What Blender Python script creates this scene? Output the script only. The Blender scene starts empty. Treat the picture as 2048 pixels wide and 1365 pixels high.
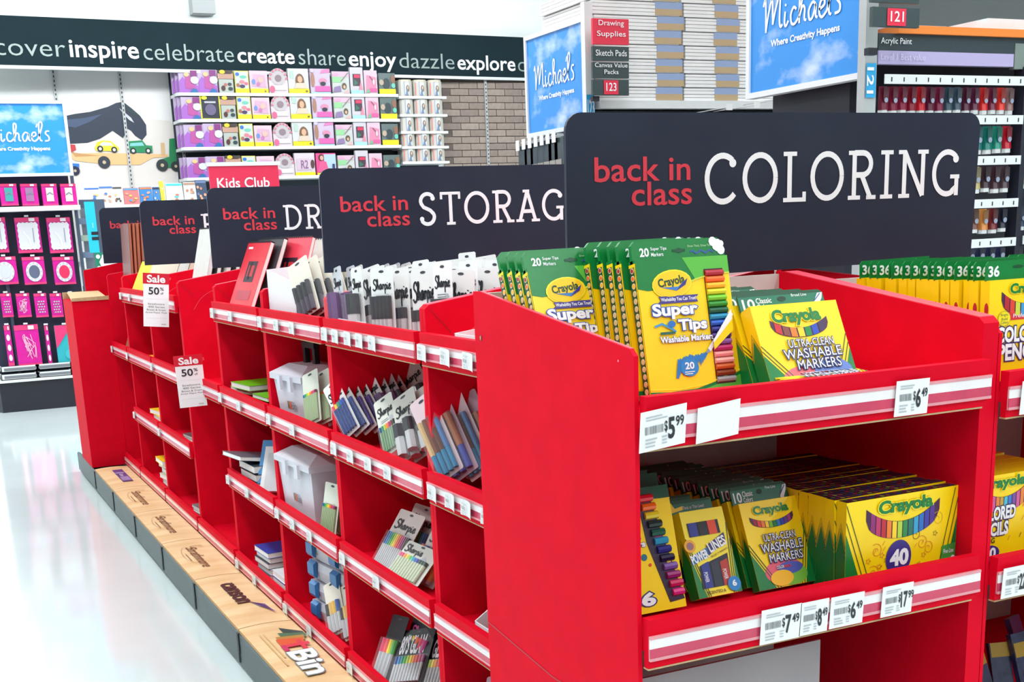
import bpy, math, random
from mathutils import Vector, Matrix
random.seed(7)
PI = math.pi
scene = bpy.context.scene
C = scene.collection
# ---------------------------------------------------------------- camera, exposure, world, lights
AX = ((0.9019404, -0.4298866, -0.0412433), (-0.1413431, -0.2036040, -0.9687970), (0.4080755, 0.8796266, -0.2444002))
FPX, CX, CY = 2443.52, 998.61, 1076.16
EYE = Vector((0, 0, 1.6))
cam = bpy.data.cameras.new('camera'); cob = bpy.data.objects.new('camera', cam); C.objects.link(cob)
right, down, fwd = Vector(AX[0]), Vector(AX[1]), Vector(AX[2])
mw = Matrix((( right.x, -down.x, -fwd.x, EYE.x), (right.y, -down.y, -fwd.y, EYE.y), (right.z, -down.z, -fwd.z, EYE.z), (0, 0, 0, 1)))
cob.matrix_world = mw
cam.sensor_fit = 'HORIZONTAL'; cam.sensor_width = 36; cam.lens = FPX / 2048 * 36
cam.shift_x = (1024 - CX) / 2048; cam.shift_y = (CY - 682.5) / 2048
cam.clip_start = .02; cam.clip_end = 100
scene.camera = cob
scene.view_settings.view_transform = 'Standard'; scene.view_settings.look = 'None'
scene.view_settings.gamma = 1; scene.view_settings.use_curve_mapping = False
scene.view_settings.exposure = -0.13
wd = bpy.data.worlds.new('world'); scene.world = wd; wd.use_nodes = True
wd.node_tree.nodes['Background'].inputs[0].default_value = (.85, .95, 1, 1)
wd.node_tree.nodes['Background'].inputs[1].default_value = .6
def area(x, y, z, sx, sy, power, col=(.93, .98, 1), tilt=0):
    l = bpy.data.lights.new('ceiling_lamp_or_added_wash', 'AREA'); l.shape = 'RECTANGLE'; l.size = sx; l.size_y = sy
    l.energy = power; l.color = col; l.spread = math.radians(165)
    o = bpy.data.objects.new('ceiling_lamp_or_added_wash', l); o.location = (x, y, z); o.rotation_euler = (math.radians(tilt), 0, 0); C.objects.link(o)
for lx in (-3.4, -.2, 3.0, 6.2, 9.4):
    for ly, L in ((-3, 5), (3.2, 5), (9.4, 5)):
        area(lx, ly, 4.55, .5, L, 122)
area(1.6, 12.4, 4.75, 14, .5, 430, tilt=56)  # added wash strip, no store fixture, tilted to brighten the back wall

def at(u, v, axis, c):
    d = right * ((u - CX) / FPX) + down * ((v - CY) / FPX) + fwd
    t = (c - EYE[axis]) / d[axis]
    return EYE + d * t

# ---------------------------------------------------------------- materials
def lin(c): c /= 255; return c / 12.92 if c <= .04045 else ((c + .055) / 1.055) ** 2.4
_m = {}
def mat(name, rgb, rough=.5, noise=0, scale=40, bump=0, spec=.5, metal=0, trans=0, emit=0, alpha=1, second=None, stretch=None, coat=0):
    if name in _m: return _m[name]
    m = bpy.data.materials.new(name); m.use_nodes = True; nt = m.node_tree; b = nt.nodes['Principled BSDF']
    col = tuple(lin(x) for x in rgb) + (1,)
    b.inputs['Base Color'].default_value = col; b.inputs['Roughness'].default_value = rough
    b.inputs['Specular IOR Level'].default_value = spec; b.inputs['Metallic'].default_value = metal
    b.inputs['Transmission Weight'].default_value = trans; b.inputs['Alpha'].default_value = alpha
    b.inputs['Coat Weight'].default_value = coat
    if emit: b.inputs['Emission Color'].default_value = col; b.inputs['Emission Strength'].default_value = emit
    if noise or bump:
        tc = nt.nodes.new('ShaderNodeTexCoord'); mp = nt.nodes.new('ShaderNodeMapping'); nz = nt.nodes.new('ShaderNodeTexNoise')
        nz.inputs['Scale'].default_value = scale; nz.inputs['Detail'].default_value = 4
        if stretch: mp.inputs['Scale'].default_value = stretch
        nt.links.new(tc.outputs['Object'], mp.inputs[0]); nt.links.new(mp.outputs[0], nz.inputs['Vector'])
        if noise:
            mx = nt.nodes.new('ShaderNodeMix'); mx.data_type = 'RGBA'
            c2 = tuple(lin(x) for x in second) + (1,) if second else tuple(x * (1 - noise) for x in col[:3]) + (1,)
            rp = nt.nodes.new('ShaderNodeMapRange'); rp.inputs[1].default_value = .35; rp.inputs[2].default_value = .65
            nt.links.new(nz.outputs[0], rp.inputs[0]); nt.links.new(rp.outputs[0], mx.inputs[0])
            mx.inputs[6].default_value = col; mx.inputs[7].default_value = c2
            nt.links.new(mx.outputs[2], b.inputs['Base Color'])
        if bump:
            bp = nt.nodes.new('ShaderNodeBump'); bp.inputs['Strength'].default_value = bump; bp.inputs['Distance'].default_value = .002
            nt.links.new(nz.outputs[0], bp.inputs['Height']); nt.links.new(bp.outputs[0], b.inputs['Normal'])
    _m[name] = m
    return m
def flat(rgb, rough=.45):
    return mat('print_%d_%d_%d' % tuple(rgb), rgb, rough)
RED = mat('red_cardboard', (222, 7, 38), .6, noise=.08, scale=14, bump=.1, spec=.06)
REDIN = RED
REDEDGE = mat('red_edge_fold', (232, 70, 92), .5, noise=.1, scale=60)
KRAFT = mat('kraft_cardboard', (196, 164, 122), .8, noise=.15, scale=70, bump=.2)
GREYBOARD = mat('grey_board', (196, 190, 184), .75, noise=.06, scale=30)
WHITEBOARD = mat('white_board', (232, 232, 236), .6, noise=.03, scale=30)
NAVY = mat('sign_charcoal', (38, 44, 60), .38, noise=.12, scale=6, second=(34, 38, 56), spec=.3)
WHITE = mat('print_white', (240, 242, 244), .5, noise=.02, scale=50)
SIGNRED = mat('print_sign_red', (214, 50, 66), .5, noise=.04, scale=60)
BLACK = mat('print_black', (18, 18, 24), .5)
DARK = mat('dark_metal', (24, 27, 38), .5, noise=.1, scale=20)
BASEGREY = mat('base_grey', (66, 80, 82), .45, noise=.12, scale=12)
STEEL = mat('white_enamel', (222, 226, 226), .4, noise=.03, scale=20)
CLEAR = mat('clear_plastic', (235, 238, 242), .1, alpha=.06, spec=.6, noise=.02, scale=30)
FROST = mat('frosted_plastic', (222, 224, 234), .3, alpha=.82, noise=.04, scale=20)
PACK = mat('card_white', (226, 226, 224), .45, noise=.04, scale=40)
BLUELATCH = mat('blue_latch', (40, 110, 170), .35, noise=.05, scale=40)
YEL = mat('carton_yellow', (252, 214, 6), .35, noise=.03, scale=25)
YEL2 = mat('carton_light_yellow', (250, 226, 30), .35, noise=.03, scale=25)
GRN = mat('carton_green', (0, 122, 52), .35, noise=.06, scale=25)
LGRN = mat('carton_light_green', (86, 182, 58), .35, noise=.06, scale=15)
DGRN = mat('carton_dark_green', (8, 72, 42), .4, noise=.08, scale=25)
VIOL = mat('print_violet', (54, 44, 130), .4)

# ---------------------------------------------------------------- mesh builder
class MB:
    def __init__(s): s.v = []; s.f = []; s.mi = []; s.ms = []
    def m(s, mt):
        if mt not in s.ms: s.ms.append(mt)
        return s.ms.index(mt)
    def add(s, vs, fs, mt):
        n = len(s.v); k = s.m(mt); s.v += [tuple(v) for v in vs]
        for f in fs: s.f.append(tuple(i + n for i in f)); s.mi.append(k)
        return s
    def box(s, a, b, mt):
        (x0, y0, z0), (x1, y1, z1) = a, b
        return s.add([(x0, y0, z0), (x1, y0, z0), (x1, y1, z0), (x0, y1, z0), (x0, y0, z1), (x1, y0, z1), (x1, y1, z1), (x0, y1, z1)],
                     [(0, 3, 2, 1), (4, 5, 6, 7), (0, 1, 5, 4), (1, 2, 6, 5), (2, 3, 7, 6), (3, 0, 4, 7)], mt)
    def prism(s, pts, lo, hi, mt, axis=1, cap=None):     # polygon in the two other axes, extruded along axis
        def P(p, h):
            return (p[0], h, p[1]) if axis == 1 else (h, p[0], p[1]) if axis == 0 else (p[0], p[1], h)
        n = len(pts); vs = [P(p, lo) for p in pts] + [P(p, hi) for p in pts]
        s.add(vs, [(i, (i + 1) % n, n + (i + 1) % n, n + i) for i in range(n)], mt)
        return s.add(vs, [tuple(range(n)), tuple(range(2 * n - 1, n - 1, -1))], cap or mt)
    def cyl(s, p0, p1, r0, mt, r1=None, n=10, cap=True):
        r1 = r0 if r1 is None else r1
        p0, p1 = Vector(p0), Vector(p1); d = (p1 - p0).normalized(); u = d.orthogonal().normalized(); w = d.cross(u)
        vs = [p0 + (u * math.cos(a) + w * math.sin(a)) * r0 for a in [2 * PI * i / n for i in range(n)]]
        vs += [p1 + (u * math.cos(a) + w * math.sin(a)) * r1 for a in [2 * PI * i / n for i in range(n)]]
        fs = [(i, (i + 1) % n, n + (i + 1) % n, n + i) for i in range(n)]
        if cap: fs += [tuple(range(n - 1, -1, -1)), tuple(range(n, 2 * n))]
        return s.add(vs, fs, mt)
    def tube(s, pts, r, mt, n=6):
        for a, b in zip(pts, pts[1:]): s.cyl(a, b, r, mt, n=n)
        return s
    def mesh(s, name):
        me = bpy.data.meshes.new(name); me.from_pydata(s.v, [], s.f)
        for m in s.ms: me.materials.append(m)
        me.polygons.foreach_set('material_index', s.mi); me.update()
        return me
    def build(s, name, parent=None, loc=None, smooth=False):
        me = s.mesh(name)
        if smooth:
            me.polygons.foreach_set('use_smooth', [True] * len(me.polygons))
        o = bpy.data.objects.new(name, me); C.objects.link(o)
        if parent is not None: o.parent = parent
        if loc is not None: o.location = loc
        return o
def tag(o, label=None, cat=None, group=None, kind=None):
    if label: o['label'] = label
    if cat: o['category'] = cat
    if group: o['group'] = group
    if kind: o['kind'] = kind
    return o
def thing(name, label, cat, loc=(0, 0, 0), rz=0, group=None, tilt=0, roll=0):
    o = bpy.data.objects.new(name, None); C.objects.link(o); o.empty_display_size = .05
    o.location = loc; o.rotation_euler = (-tilt, roll, rz)
    return tag(o, label, cat, group)
def copy_tree(o, label=None, loc=None, rz=None, tilt=None, roll=None, group=None):
    c = o.copy(); C.objects.link(c)
    for ch in o.children:
        k = ch.copy(); C.objects.link(k); k.parent = c
        for g in ch.children:
            h = g.copy(); C.objects.link(h); h.parent = k
    if label: c['label'] = label
    if group: c['group'] = group
    if loc is not None: c.location = loc
    e = list(c.rotation_euler)
    if tilt is not None: e[0] = -tilt
    if roll is not None: e[1] = roll
    if rz is not None: e[2] = rz
    c.rotation_euler = e
    return c
def delete_tree(o):
    for ch in list(o.children):
        for g in list(ch.children): bpy.data.objects.remove(g)
        bpy.data.objects.remove(ch)
    bpy.data.objects.remove(o)
ORD = ['front', 'second', 'third', 'fourth', 'fifth', 'sixth', 'seventh', 'eighth', 'ninth', 'tenth', 'eleventh', 'twelfth', 'thirteenth',
       'fourteenth', 'fifteenth', 'sixteenth', 'seventeenth', 'eighteenth', 'nineteenth', 'twentieth']
NTH = ['first'] + ORD[1:]

# ---------------------------------------------------------------- flat print on a face
_tc = {}
def glyphs(s, bold=0., shear=0.):
    k = (s, bold, shear)
    if k in _tc: return _tc[k]
    cu = bpy.data.curves.new('lettering', 'FONT'); cu.body = s; cu.size = 1; cu.offset = bold; cu.shear = shear
    cu.resolution_u = 3; cu.fill_mode = 'FRONT'
    ob = bpy.data.objects.new('lettering', cu); me = bpy.data.meshes.new_from_object(ob)
    vs = [(v.co.x, v.co.y) for v in me.vertices]; fs = [tuple(p.vertices) for p in me.polygons]
    bpy.data.objects.remove(ob); bpy.data.meshes.remove(me); bpy.data.curves.remove(cu)
    if not vs: vs = [(0, 0), (1, 1)]
    x0 = min(v[0] for v in vs); x1 = max(v[0] for v in vs); y0 = min(v[1] for v in vs); y1 = max(v[1] for v in vs)
    _tc[k] = (vs, fs, x0, x1, y0, y1)
    return _tc[k]
def smooth_path(p, n=5):
    if len(p) < 3: return p
    q = [p[0]] + list(p) + [p[-1]]; out = []
    for i in range(1, len(q) - 2):
        a, b, c, d = q[i - 1:i + 3]
        for k in range(n):
            t = k / n
            out.append(tuple(.5 * (2 * b[j] + (c[j] - a[j]) * t + (2 * a[j] - 5 * b[j] + 4 * c[j] - d[j]) * t * t + (3 * b[j] - a[j] - 3 * c[j] + d[j]) * t ** 3) for j in (0, 1)))
    return out + [p[-1]]
class G:
    """print on a plane: o origin, u right, v up, n outward; layers sit eps apart"""
    def __init__(s, mb, o=(0, 0, 0), u=(1, 0, 0), v=(0, 0, 1), eps=.0004):
        s.mb = mb; s.o = Vector(o); s.u = Vector(u).normalized(); s.v = Vector(v).normalized(); s.n = s.u.cross(s.v).normalized(); s.eps = eps; s.k = 0
    def step(s): s.k = (s.k + .11) % .77
    def P(s, x, z, l): return s.o + s.u * x + s.v * z + s.n * ((l + s.k) * s.eps)
    def poly(s, pts, mt, l=1):
        s.step()
        s.mb.add([s.P(x, z, l) for x, z in pts], [tuple(range(len(pts)))], mt); return s
    def rect(s, x0, z0, x1, z1, mt, l=1): return s.poly([(x0, z0), (x1, z0), (x1, z1), (x0, z1)], mt, l)
    def ell(s, cx, cz, rx, rz, mt, l=1, n=20, rot=0):
        c, d = math.cos(rot), math.sin(rot)
        return s.poly([(cx + rx * math.cos(a) * c - rz * math.sin(a) * d, cz + rx * math.cos(a) * d + rz * math.sin(a) * c) for a in [2 * PI * i / n for i in range(n)]], mt, l)
    def stroke(s, pts, w, mt, l=1, smooth=False):
        if smooth: pts = smooth_path(pts)
        s.step(); L = []; R = []
        for i, p in enumerate(pts):
            a = pts[max(i - 1, 0)]; b = pts[min(i + 1, len(pts) - 1)]
            dx, dz = b[0] - a[0], b[1] - a[1]; d = math.hypot(dx, dz) or 1; nx, nz = -dz / d * w / 2, dx / d * w / 2
            L.append(s.P(p[0] + nx, p[1] + nz, l)); R.append(s.P(p[0] - nx, p[1] - nz, l))
        n = len(pts); s.mb.add(L + R, [(i, n + i, n + i + 1, i + 1) for i in range(n - 1)], mt); return s
    def text(s, t, x0, z0, x1, z1, mt, l=1, bold=0., shear=0., keep=False, rot=0, outline=None, ow=.05):
        if outline: s.text(t, x0, z0, x1, z1, outline, l, bold + ow, shear, keep, rot, box=(bold, shear)) if False else s._t(t, x0, z0, x1, z1, outline, l, bold + ow, shear, keep, rot, (bold, shear)); l += 1
        return s._t(t, x0, z0, x1, z1, mt, l, bold, shear, keep, rot, (bold, shear))
    def _t(s, t, x0, z0, x1, z1, mt, l, bold, shear, keep, rot, ref):
        vs, fs = glyphs(t, bold, shear)[:2]; _, _, a0, a1, b0, b1 = glyphs(t, *ref)
        sx = (x1 - x0) / max(a1 - a0, 1e-6); sz = (z1 - z0) / max(b1 - b0, 1e-6)
        if keep: sx = sz = min(sx, sz)
        mx, mz = (a0 + a1) / 2, (b0 + b1) / 2; cx, cz = (x0 + x1) / 2, (z0 + z1) / 2; c, d = math.cos(rot), math.sin(rot)
        pts = []; s.step()
        for x, z in vs:
            X, Z = (x - mx) * sx, (z - mz) * sz
            pts.append(s.P(cx + X * c - Z * d, cz + X * d + Z * c, l))
        s.mb.add(pts, fs, mt); return s
    def lines(s, x0, z0, x1, z1, n, mt, l=1, frac=.4):
        h = (z1 - z0) / n
        for i in range(n):
            e = x1 - (x1 - x0) * random.uniform(0, .3)
            s.rect(x0, z0 + i * h + h * (1 - frac) / 2, e, z0 + i * h + h * (1 + frac) / 2, mt, l)
        return s
def arc(cx, cz, rx, rz, a0, a1, n=16):
    return [(cx + rx * math.cos(math.radians(a0 + (a1 - a0) * i / n)), cz + rz * math.sin(math.radians(a0 + (a1 - a0) * i / n))) for i in range(n + 1)]
# slab lettering: strokes of weight w and flat slabs, height 1
def slab_word(g, word, x0, z0, x1, z1, mt, l=1):
    w = .115; sl = .085
    V = lambda x: ('s', [(x, .04), (x, .96)])
    S = lambda a, b, z: ('b', a, b, z)
    top, bot = 1 - sl, 0
    D = {
     'C': (.86, [('s', arc(.46, .5, .38, .445, 52, 318, 24)), ('d', .7, .80, .085)]),
     'O': (.90, [('s', arc(.45, .5, .385, .445, 0, 360, 30))]),
     'L': (.68, [V(.22), S(.06, .40, top), S(.06, .64, bot), ('r', .56, 0, .65, .2)]),
     'R': (.80, [V(.20), S(.04, .24, top), S(.04, .37, bot), ('s', [(.2, .955), (.42, .955)] + arc(.42, .73, .225, .225, 90, -90, 10) + [(.2, .505)]), ('s', [(.40, .5), (.64, .04)]), S(.54, .80, bot)]),
     'I': (.44, [V(.22), S(.05, .39, top), S(.05, .39, bot)]),
     'N': (.90, [V(.2), V(.72), ('s', [(.2, .96), (.72, .04)]), S(.03, .25, top), S(.05, .36, bot), S(.57, .87, top)]),
     'G': (.88, [('s', arc(.46, .5, .38, .445, 50, 300, 24)), ('d', .7, .80, .085), ('s', [(.74, .42), (.74, .02)]), S(.55, .82, .38), ('s', [(.60, .10), (.73, .2)])]),
     'S': (.66, [('s', arc(.34, .73, .23, .225, 35, 180, 10) + [(.13, .66), (.2, .56), (.42, .46), (.52, .36)] + arc(.32, .27, .23, .225, 10, -150, 12)), ('d', .52, .82, .075), ('d', .13, .2, .075)]),
     'T': (.78, [V(.39), S(.05, .73, top), S(.24, .54, bot), ('r', .04, .78, .12, .99), ('r', .66, .78, .74, .99)]),
     'A': (.86, [('s', [(.14, .04), (.42, .96)]), ('s', [(.42, .96), (.70, .04)]), S(.26, .5, top), S(.0, .28, bot), S(.56, .86, bot), ('s', [(.24, .33), (.62, .33)])]),
     'P': (.72, [V(.20), S(.04, .24, top), S(.04, .40, bot), ('s', [(.2, .955), (.42, .955)] + arc(.42, .71, .225, .245, 90, -90, 10) + [(.2, .465)])]),
     'D': (.86, [V(.20), S(.04, .24, top), S(.04, .24, bot), ('s', [(.2, .955), (.36, .955)] + arc(.36, .5, .40, .455, 90, -90, 16) + [(.2, .045)])]),
     'E': (.70, [V(.20), S(.04, .64, top), S(.04, .66, bot), S(.2, .5, .46), ('r', .57, .76, .65, .99), ('r', .58, 0, .66, .24), ('r', .44, .38, .5, .62)]),
     'F': (.66, [V(.20), S(.04, .64, top), S(.04, .38, bot), S(.2, .5, .46), ('r', .57, .76, .65, .99)]),
     'W': (1.1, [('s', [(.16, .96), (.36, .04)]), ('s', [(.36, .04), (.56, .9)]), ('s', [(.56, .9), (.74, .04)]), ('s', [(.74, .04), (.94, .96)]), S(.02, .32, top), S(.78, 1.08, top)]),
     ' ': (.4, [])}
    tot = sum(D[c][0] + .07 for c in word) - .07; H = z1 - z0; k = (x1 - x0) / tot
    def q(x, z): return (x0 + (cur + x) * k, z0 + z * H)
    cur = 0
    for c in word:
        for e in D[c][1]:
            if e[0] == 's': g.stroke([q(*p) for p in e[1]], w * (H + k) / 2, mt, l)
            elif e[0] == 'b': g.rect(*q(e[1], e[3]), *q(e[2], e[3] + sl), mt, l)
            elif e[0] == 'r': g.rect(*q(e[1], e[2]), *q(e[3], e[4]), mt, l)
            elif e[0] == 'd': g.ell(*q(e[1], e[2]), e[3] * k, e[3] * H, mt, l, 12)
        cur += D[c][0] + .07
SCRIPT = {
 'M': [[(-.02, .82), (.1, .98), (.13, 0)], [(.13, .05), (.28, .6), (.46, .98), (.5, .2)], [(.5, .2), (.66, .68), (.88, 1.06), (.86, .3), (.92, .08), (1.02, .14)]],
 'i': [[(.08, .5), (.05, .15), (.13, .06), (.25, .2)], [(.09, .66), (.12, .72)]],
 'c': [[(.38, .48), (.24, .56), (.1, .36), (.14, .1), (.3, .06), (.48, .2)]],
 'h': [[(.02, .2), (.24, .9), (.16, 1.08), (.08, .9), (.06, .04)], [(.07, .25), (.22, .52), (.33, .44), (.32, .14), (.42, .08)]],
 'a': [[(.42, .48), (.26, .56), (.08, .34), (.12, .08), (.27, .12), (.43, .48), (.42, .15), (.52, .08)]],
 'e': [[(.04, .28), (.3, .4), (.26, .57), (.1, .48), (.06, .18), (.2, .05), (.42, .2)]],
 'l': [[(0, .2), (.3, .92), (.26, 1.16), (.12, 1.0), (.1, .2), (.22, .06)]],
 's': [[(.34, .62), (.18, .62), (.12, .48), (.28, .3), (.26, .1), (.04, .06)]],
 'S': [[(.62, .86), (.5, 1.08), (.22, 1.0), (.16, .72), (.5, .45), (.5, .1), (.2, -.05), (-.02, .14)]],
 'r': [[(.04, .46), (.12, .5), (.1, .06)], [(.1, .3), (.22, .52), (.34, .46)]],
 'p': [[(.06, .5), (.08, -.45)], [(.08, .3), (.24, .54), (.38, .36), (.26, .06), (.08, .1)]]}
ADV = {'M': 1.08, 'i': .28, 'c': .46, 'h': .46, 'a': .54, 'e': .42, 'l': .34, 's': .4, 'S': .66, 'r': .36, 'p': .46}
def script_word(g, word, x0, z0, x1, H, mt, l=1, w=.11, n=3):
    tot = sum(ADV[c] for c in word); k = (x1 - x0) / tot; cur = 0
    for c in word:
        for st in SCRIPT[c]:
            pts = smooth_path(st, n); g.stroke([(x0 + (cur + a) * k, z0 + b * H) for a, b in pts], w * (k + H) / 2, mt, l)
        cur += ADV[c]
# parallelogram word writer: draws a word with its baseline rising by 'rise' over the width
# ---------------------------------------------------------------- the room
WALLY = 16.0
FLOOR = mat('vinyl_floor', (216, 225, 225), .09, noise=.05, scale=1.2, spec=.6, second=(208, 218, 218))
WALLM = mat('white_paint', (248, 252, 252), .8, noise=.03, scale=3)
def structure(mb, name): return tag(mb.build(name), kind='structure')
fl = MB()
fl.box((-6, -6, -.1), (14, WALLY + .3, 0), FLOOR); structure(fl, 'floor')
structure(MB().box((-6, WALLY, 0), (14, WALLY + .3, 4.9), WALLM), 'wall_back')
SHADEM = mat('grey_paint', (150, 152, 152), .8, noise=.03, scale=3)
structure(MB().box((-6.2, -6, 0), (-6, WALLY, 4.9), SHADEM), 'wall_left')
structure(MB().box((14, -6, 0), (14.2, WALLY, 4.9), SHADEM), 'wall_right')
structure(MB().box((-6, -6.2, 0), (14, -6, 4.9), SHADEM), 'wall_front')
structure(MB().box((-6, -6, 4.9), (14, WALLY, 5.0), WALLM), 'ceiling')

# ---------------------------------------------------------------- cardboard display units
RAILPINK = mat('rail_pink', (226, 150, 158), .25, noise=.1, scale=20)
RAILWHITE = mat('rail_white', (238, 232, 232), .25, noise=.04, scale=20)
RAILRED = mat('rail_rose', (206, 66, 96), .25, noise=.12, scale=20)
TAGW = mat('tag_paper', (236, 238, 238), .5, noise=.02, scale=40)
INK = flat((40, 42, 50))
def price_tag(shelf, x, z, y, w=.07, h=.058, price=None, cents='', skew=0, blank=False, bend=0):
    t = MB(); hh = h / 2
    n = 4
    P = []
    for i in range(n + 1):
        a = i / n; P.append((x + (a - .5) * w, y - .004 - bend * (2 * a - 1) ** 2, z + (a - .5) * skew))
    vs = [(p[0] - .004, p[1], p[2] - hh) for p in P] + [(p[0], p[1], p[2] + hh) for p in P]
    vs += [(p[0], p[1] + .001, p[2]) for p in vs]
    m = n + 1
    fs = [(i, i + 1, m + i + 1, m + i) for i in range(n)] + [(2 * m + m + i, 2 * m + m + i + 1, 2 * m + i + 1, 2 * m + i) for i in range(n)]
    fs += [(0, m, 3 * m, 2 * m), (n, 2 * m + n, 3 * m + n, m + n)]
    t.add(vs, fs, TAGW)
    g = G(t, (x - w / 2, y - .0045 - bend, z - hh - skew / 2), u=(w, 0, skew), eps=.0004)
    if not blank:
        if price:
            g.text('$', .50 * w, .38 * h, .57 * w, .68 * h, INK, 1, .02)
            g.text(price, .58 * w, .2 * h, .58 * w + (.15 if len(price) == 1 else .22) * w, .74 * h, INK, 1, .03)
            c0 = .58 * w + (.17 if len(price) == 1 else .24) * w
            g.text(cents, c0, .48 * h, c0 + .18 * w, .74 * h, INK, 1, .02)
        a = .08 * w
        while a < .46 * w:
            b = random.uniform(.004, .014) * w; g.rect(a, .42 * h, a + b, .62 * h, flat((110, 112, 118))); a += b + random.uniform(.005, .012) * w
        GR = flat((176, 180, 184))
        g.lines(.1 * w, .74 * h, .6 * w, .88 * h, 2, GR); g.lines(.08 * w, .08 * h, .36 * w, .34 * h, 3, GR); g.lines(.44 * w, .1 * h, .56 * w, .34 * h, 3, GR)
    o = t.build('price_tag', shelf)
    if price: o['label'] = 'white price tag reading $%s.%s' % (price, cents)
    elif blank: o['label'] = 'blank white paper tag'
    return o
def display(name, label, cat, loc, rz, W, D, lips, tl=.018, tr=.018, zf=1.42, zb=1.49, group=None, tags=None, z0=.16, backmat=GREYBOARD, ends=(0, 0), board=.05):
    """x along the front, y to the back, lips = heights of the shelf lips"""
    r = thing(name, label, cat, loc, rz, group)
    for (a, b) in ((0, tl), (W - tr, W)):
        p = MB(); prof = [(0, z0), (D, z0), (D, zb), (D - .03, zb), (.012, zf), (0, zf - .01)]
        p.prism(prof, a, b, RED, axis=0)
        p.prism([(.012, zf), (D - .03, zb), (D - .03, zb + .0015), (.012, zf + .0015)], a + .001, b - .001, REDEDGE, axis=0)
        sp = p.build('side_panel', r)
        x = a if a else b                      # inner face: the curved fold and the slanted crease
        c = MB(); sgn = -1 if a else 1
        g = G(c, (x, 0, 0), u=(0, -sgn, 0), v=(0, 0, 1), eps=.0006) if sgn < 0 else G(c, (x, 0, 0), u=(0, 1, 0), v=(0, 0, 1), eps=.0006)
        f = (lambda y, z: (y, z))
        pts = [(D * .95, zb - .05), (D * .72, zf - .012), (D * .5, zf - .03), (D * .32, zf - .05), (D * .2, zf - .085), (D * .12, zf - .14)]
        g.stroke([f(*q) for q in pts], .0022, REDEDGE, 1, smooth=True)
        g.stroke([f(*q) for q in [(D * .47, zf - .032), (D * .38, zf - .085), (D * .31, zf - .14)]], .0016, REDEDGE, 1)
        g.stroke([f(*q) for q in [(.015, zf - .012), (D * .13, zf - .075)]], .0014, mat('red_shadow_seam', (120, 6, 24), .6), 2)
        if c.v: c.build('fold_line', sp)
    MB().box((tl, D - .012, z0), (W - tr, D, zb - .004), backmat).build('back_panel', r)
    x0, x1 = tl + .001, W - tr - .001
    for k, zl in enumerate(lips):
        zbd = zl - board
        s = MB().box((x0, .0, zbd - .006), (x1, D - .013, zbd), RED)
        so = s.build('shelf', r)
        l = MB(); l.prism([(-.016, zl - .083), (-.004, zl - .083), (-.004, zbd - .006), (.0, zbd - .006), (0, zl), (-.02, zl)], x0 - ends[0], x1 + ends[1], RED, axis=0)
        l.box((x0 - ends[0], -.0165, zl - .086), (x1 + ends[1] - .01, -.002, zl - .0832), KRAFT)
        l.build('shelf_lip', so)
        t = MB(); a, b = x0 - ends[0], x1 + ends[1] + .003
        y = -.0235
        t.box((a, y, zl - .032), (b, -.0205, zl - .027), RAILPINK); t.box((a, y + .001, zl - .048), (b, -.0205, zl - .032), RAILWHITE)
        t.box((a, y + .001, zl - .064), (b, -.0205, zl - .048), RAILRED); t.box((a, y, zl - .069), (b, -.0205, zl - .064), RAILPINK)
        t.box((a, -.0205, zl - .069), (b, -.018, zl - .027), RAILPINK)
        t.build('price_rail', so)
        for tg in (tags or {}).get(k, []):
            tg = dict(tg); price_tag(so, tg.pop('x'), zl - .049, -.0235, **tg)
    return r
XF = 1.19
LIPS = [1.352, .988, .622, .238]
def rt(n, W, seed):
    rnd = random.Random(seed)
    return [dict(x=.06 + (W - .15) * i / max(n, 1) + rnd.uniform(0, .02), w=.058, h=.04, bend=.006, skew=-.004) for i in range(n)]
def bay(y0, y1, lips, label, tags):
    W = y1 - y0 - .002
    return display('cardboard_display', label, 'display stand', (XF, y1 - .001, 0), -PI / 2, W, .545, lips, group='red cardboard bays of the long row', tags=tags)
bay(2.235, 2.98, LIPS, 'red cardboard bay squeezed behind the tall plain end panel, brush packets on second shelf', {0: rt(4, .7, 1)[:4], 1: rt(5, .74, 2), 2: [], 3: rt(4, .74, 3)})
bay(2.98, 3.80, LIPS, 'red cardboard bay holding black permanent marker blister packs on every shelf', {0: rt(6, .82, 4)[:5], 1: rt(4, .8, 5), 2: rt(2, .8, 6), 3: rt(3, .8, 7)})
bay(3.80, 4.59, LIPS, 'red cardboard bay holding frosted tool boxes with black handles', {0: rt(3, .79, 8), 1: rt(2, .79, 9), 2: rt(3, .79, 10), 3: rt(2, .79, 11)})
bay(4.59, 5.385, LIPS, 'red cardboard bay with green pads, grey pads and a stack of blue books', {0: rt(2, .8, 12), 1: rt(2, .8, 13), 2: rt(2, .8, 14), 3: rt(2, .8, 15)})
bay(5.385, 6.18, [LIPS[1], LIPS[3]], 'nearly empty red cardboard bay missing two shelves, behind the lower sale card', {0: rt(1, .8, 16), 1: []})
bay(6.18, 7.05, LIPS, 'red cardboard bay with the upper sale card and grey pads', {0: rt(2, .8, 17), 1: rt(1, .8, 18), 2: rt(1, .8, 19), 3: []})
bay(7.05, 7.89, LIPS, 'red cardboard bay holding stacks of yellow pads', {0: rt(2, .8, 20), 1: rt(1, .8, 21), 2: rt(1, .8, 22), 3: []})
bay(7.89, 8.52, [LIPS[1], LIPS[3]], 'farthest red cardboard bay beside the brown-topped box', {0: rt(1, .6, 23), 1: []})
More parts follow.
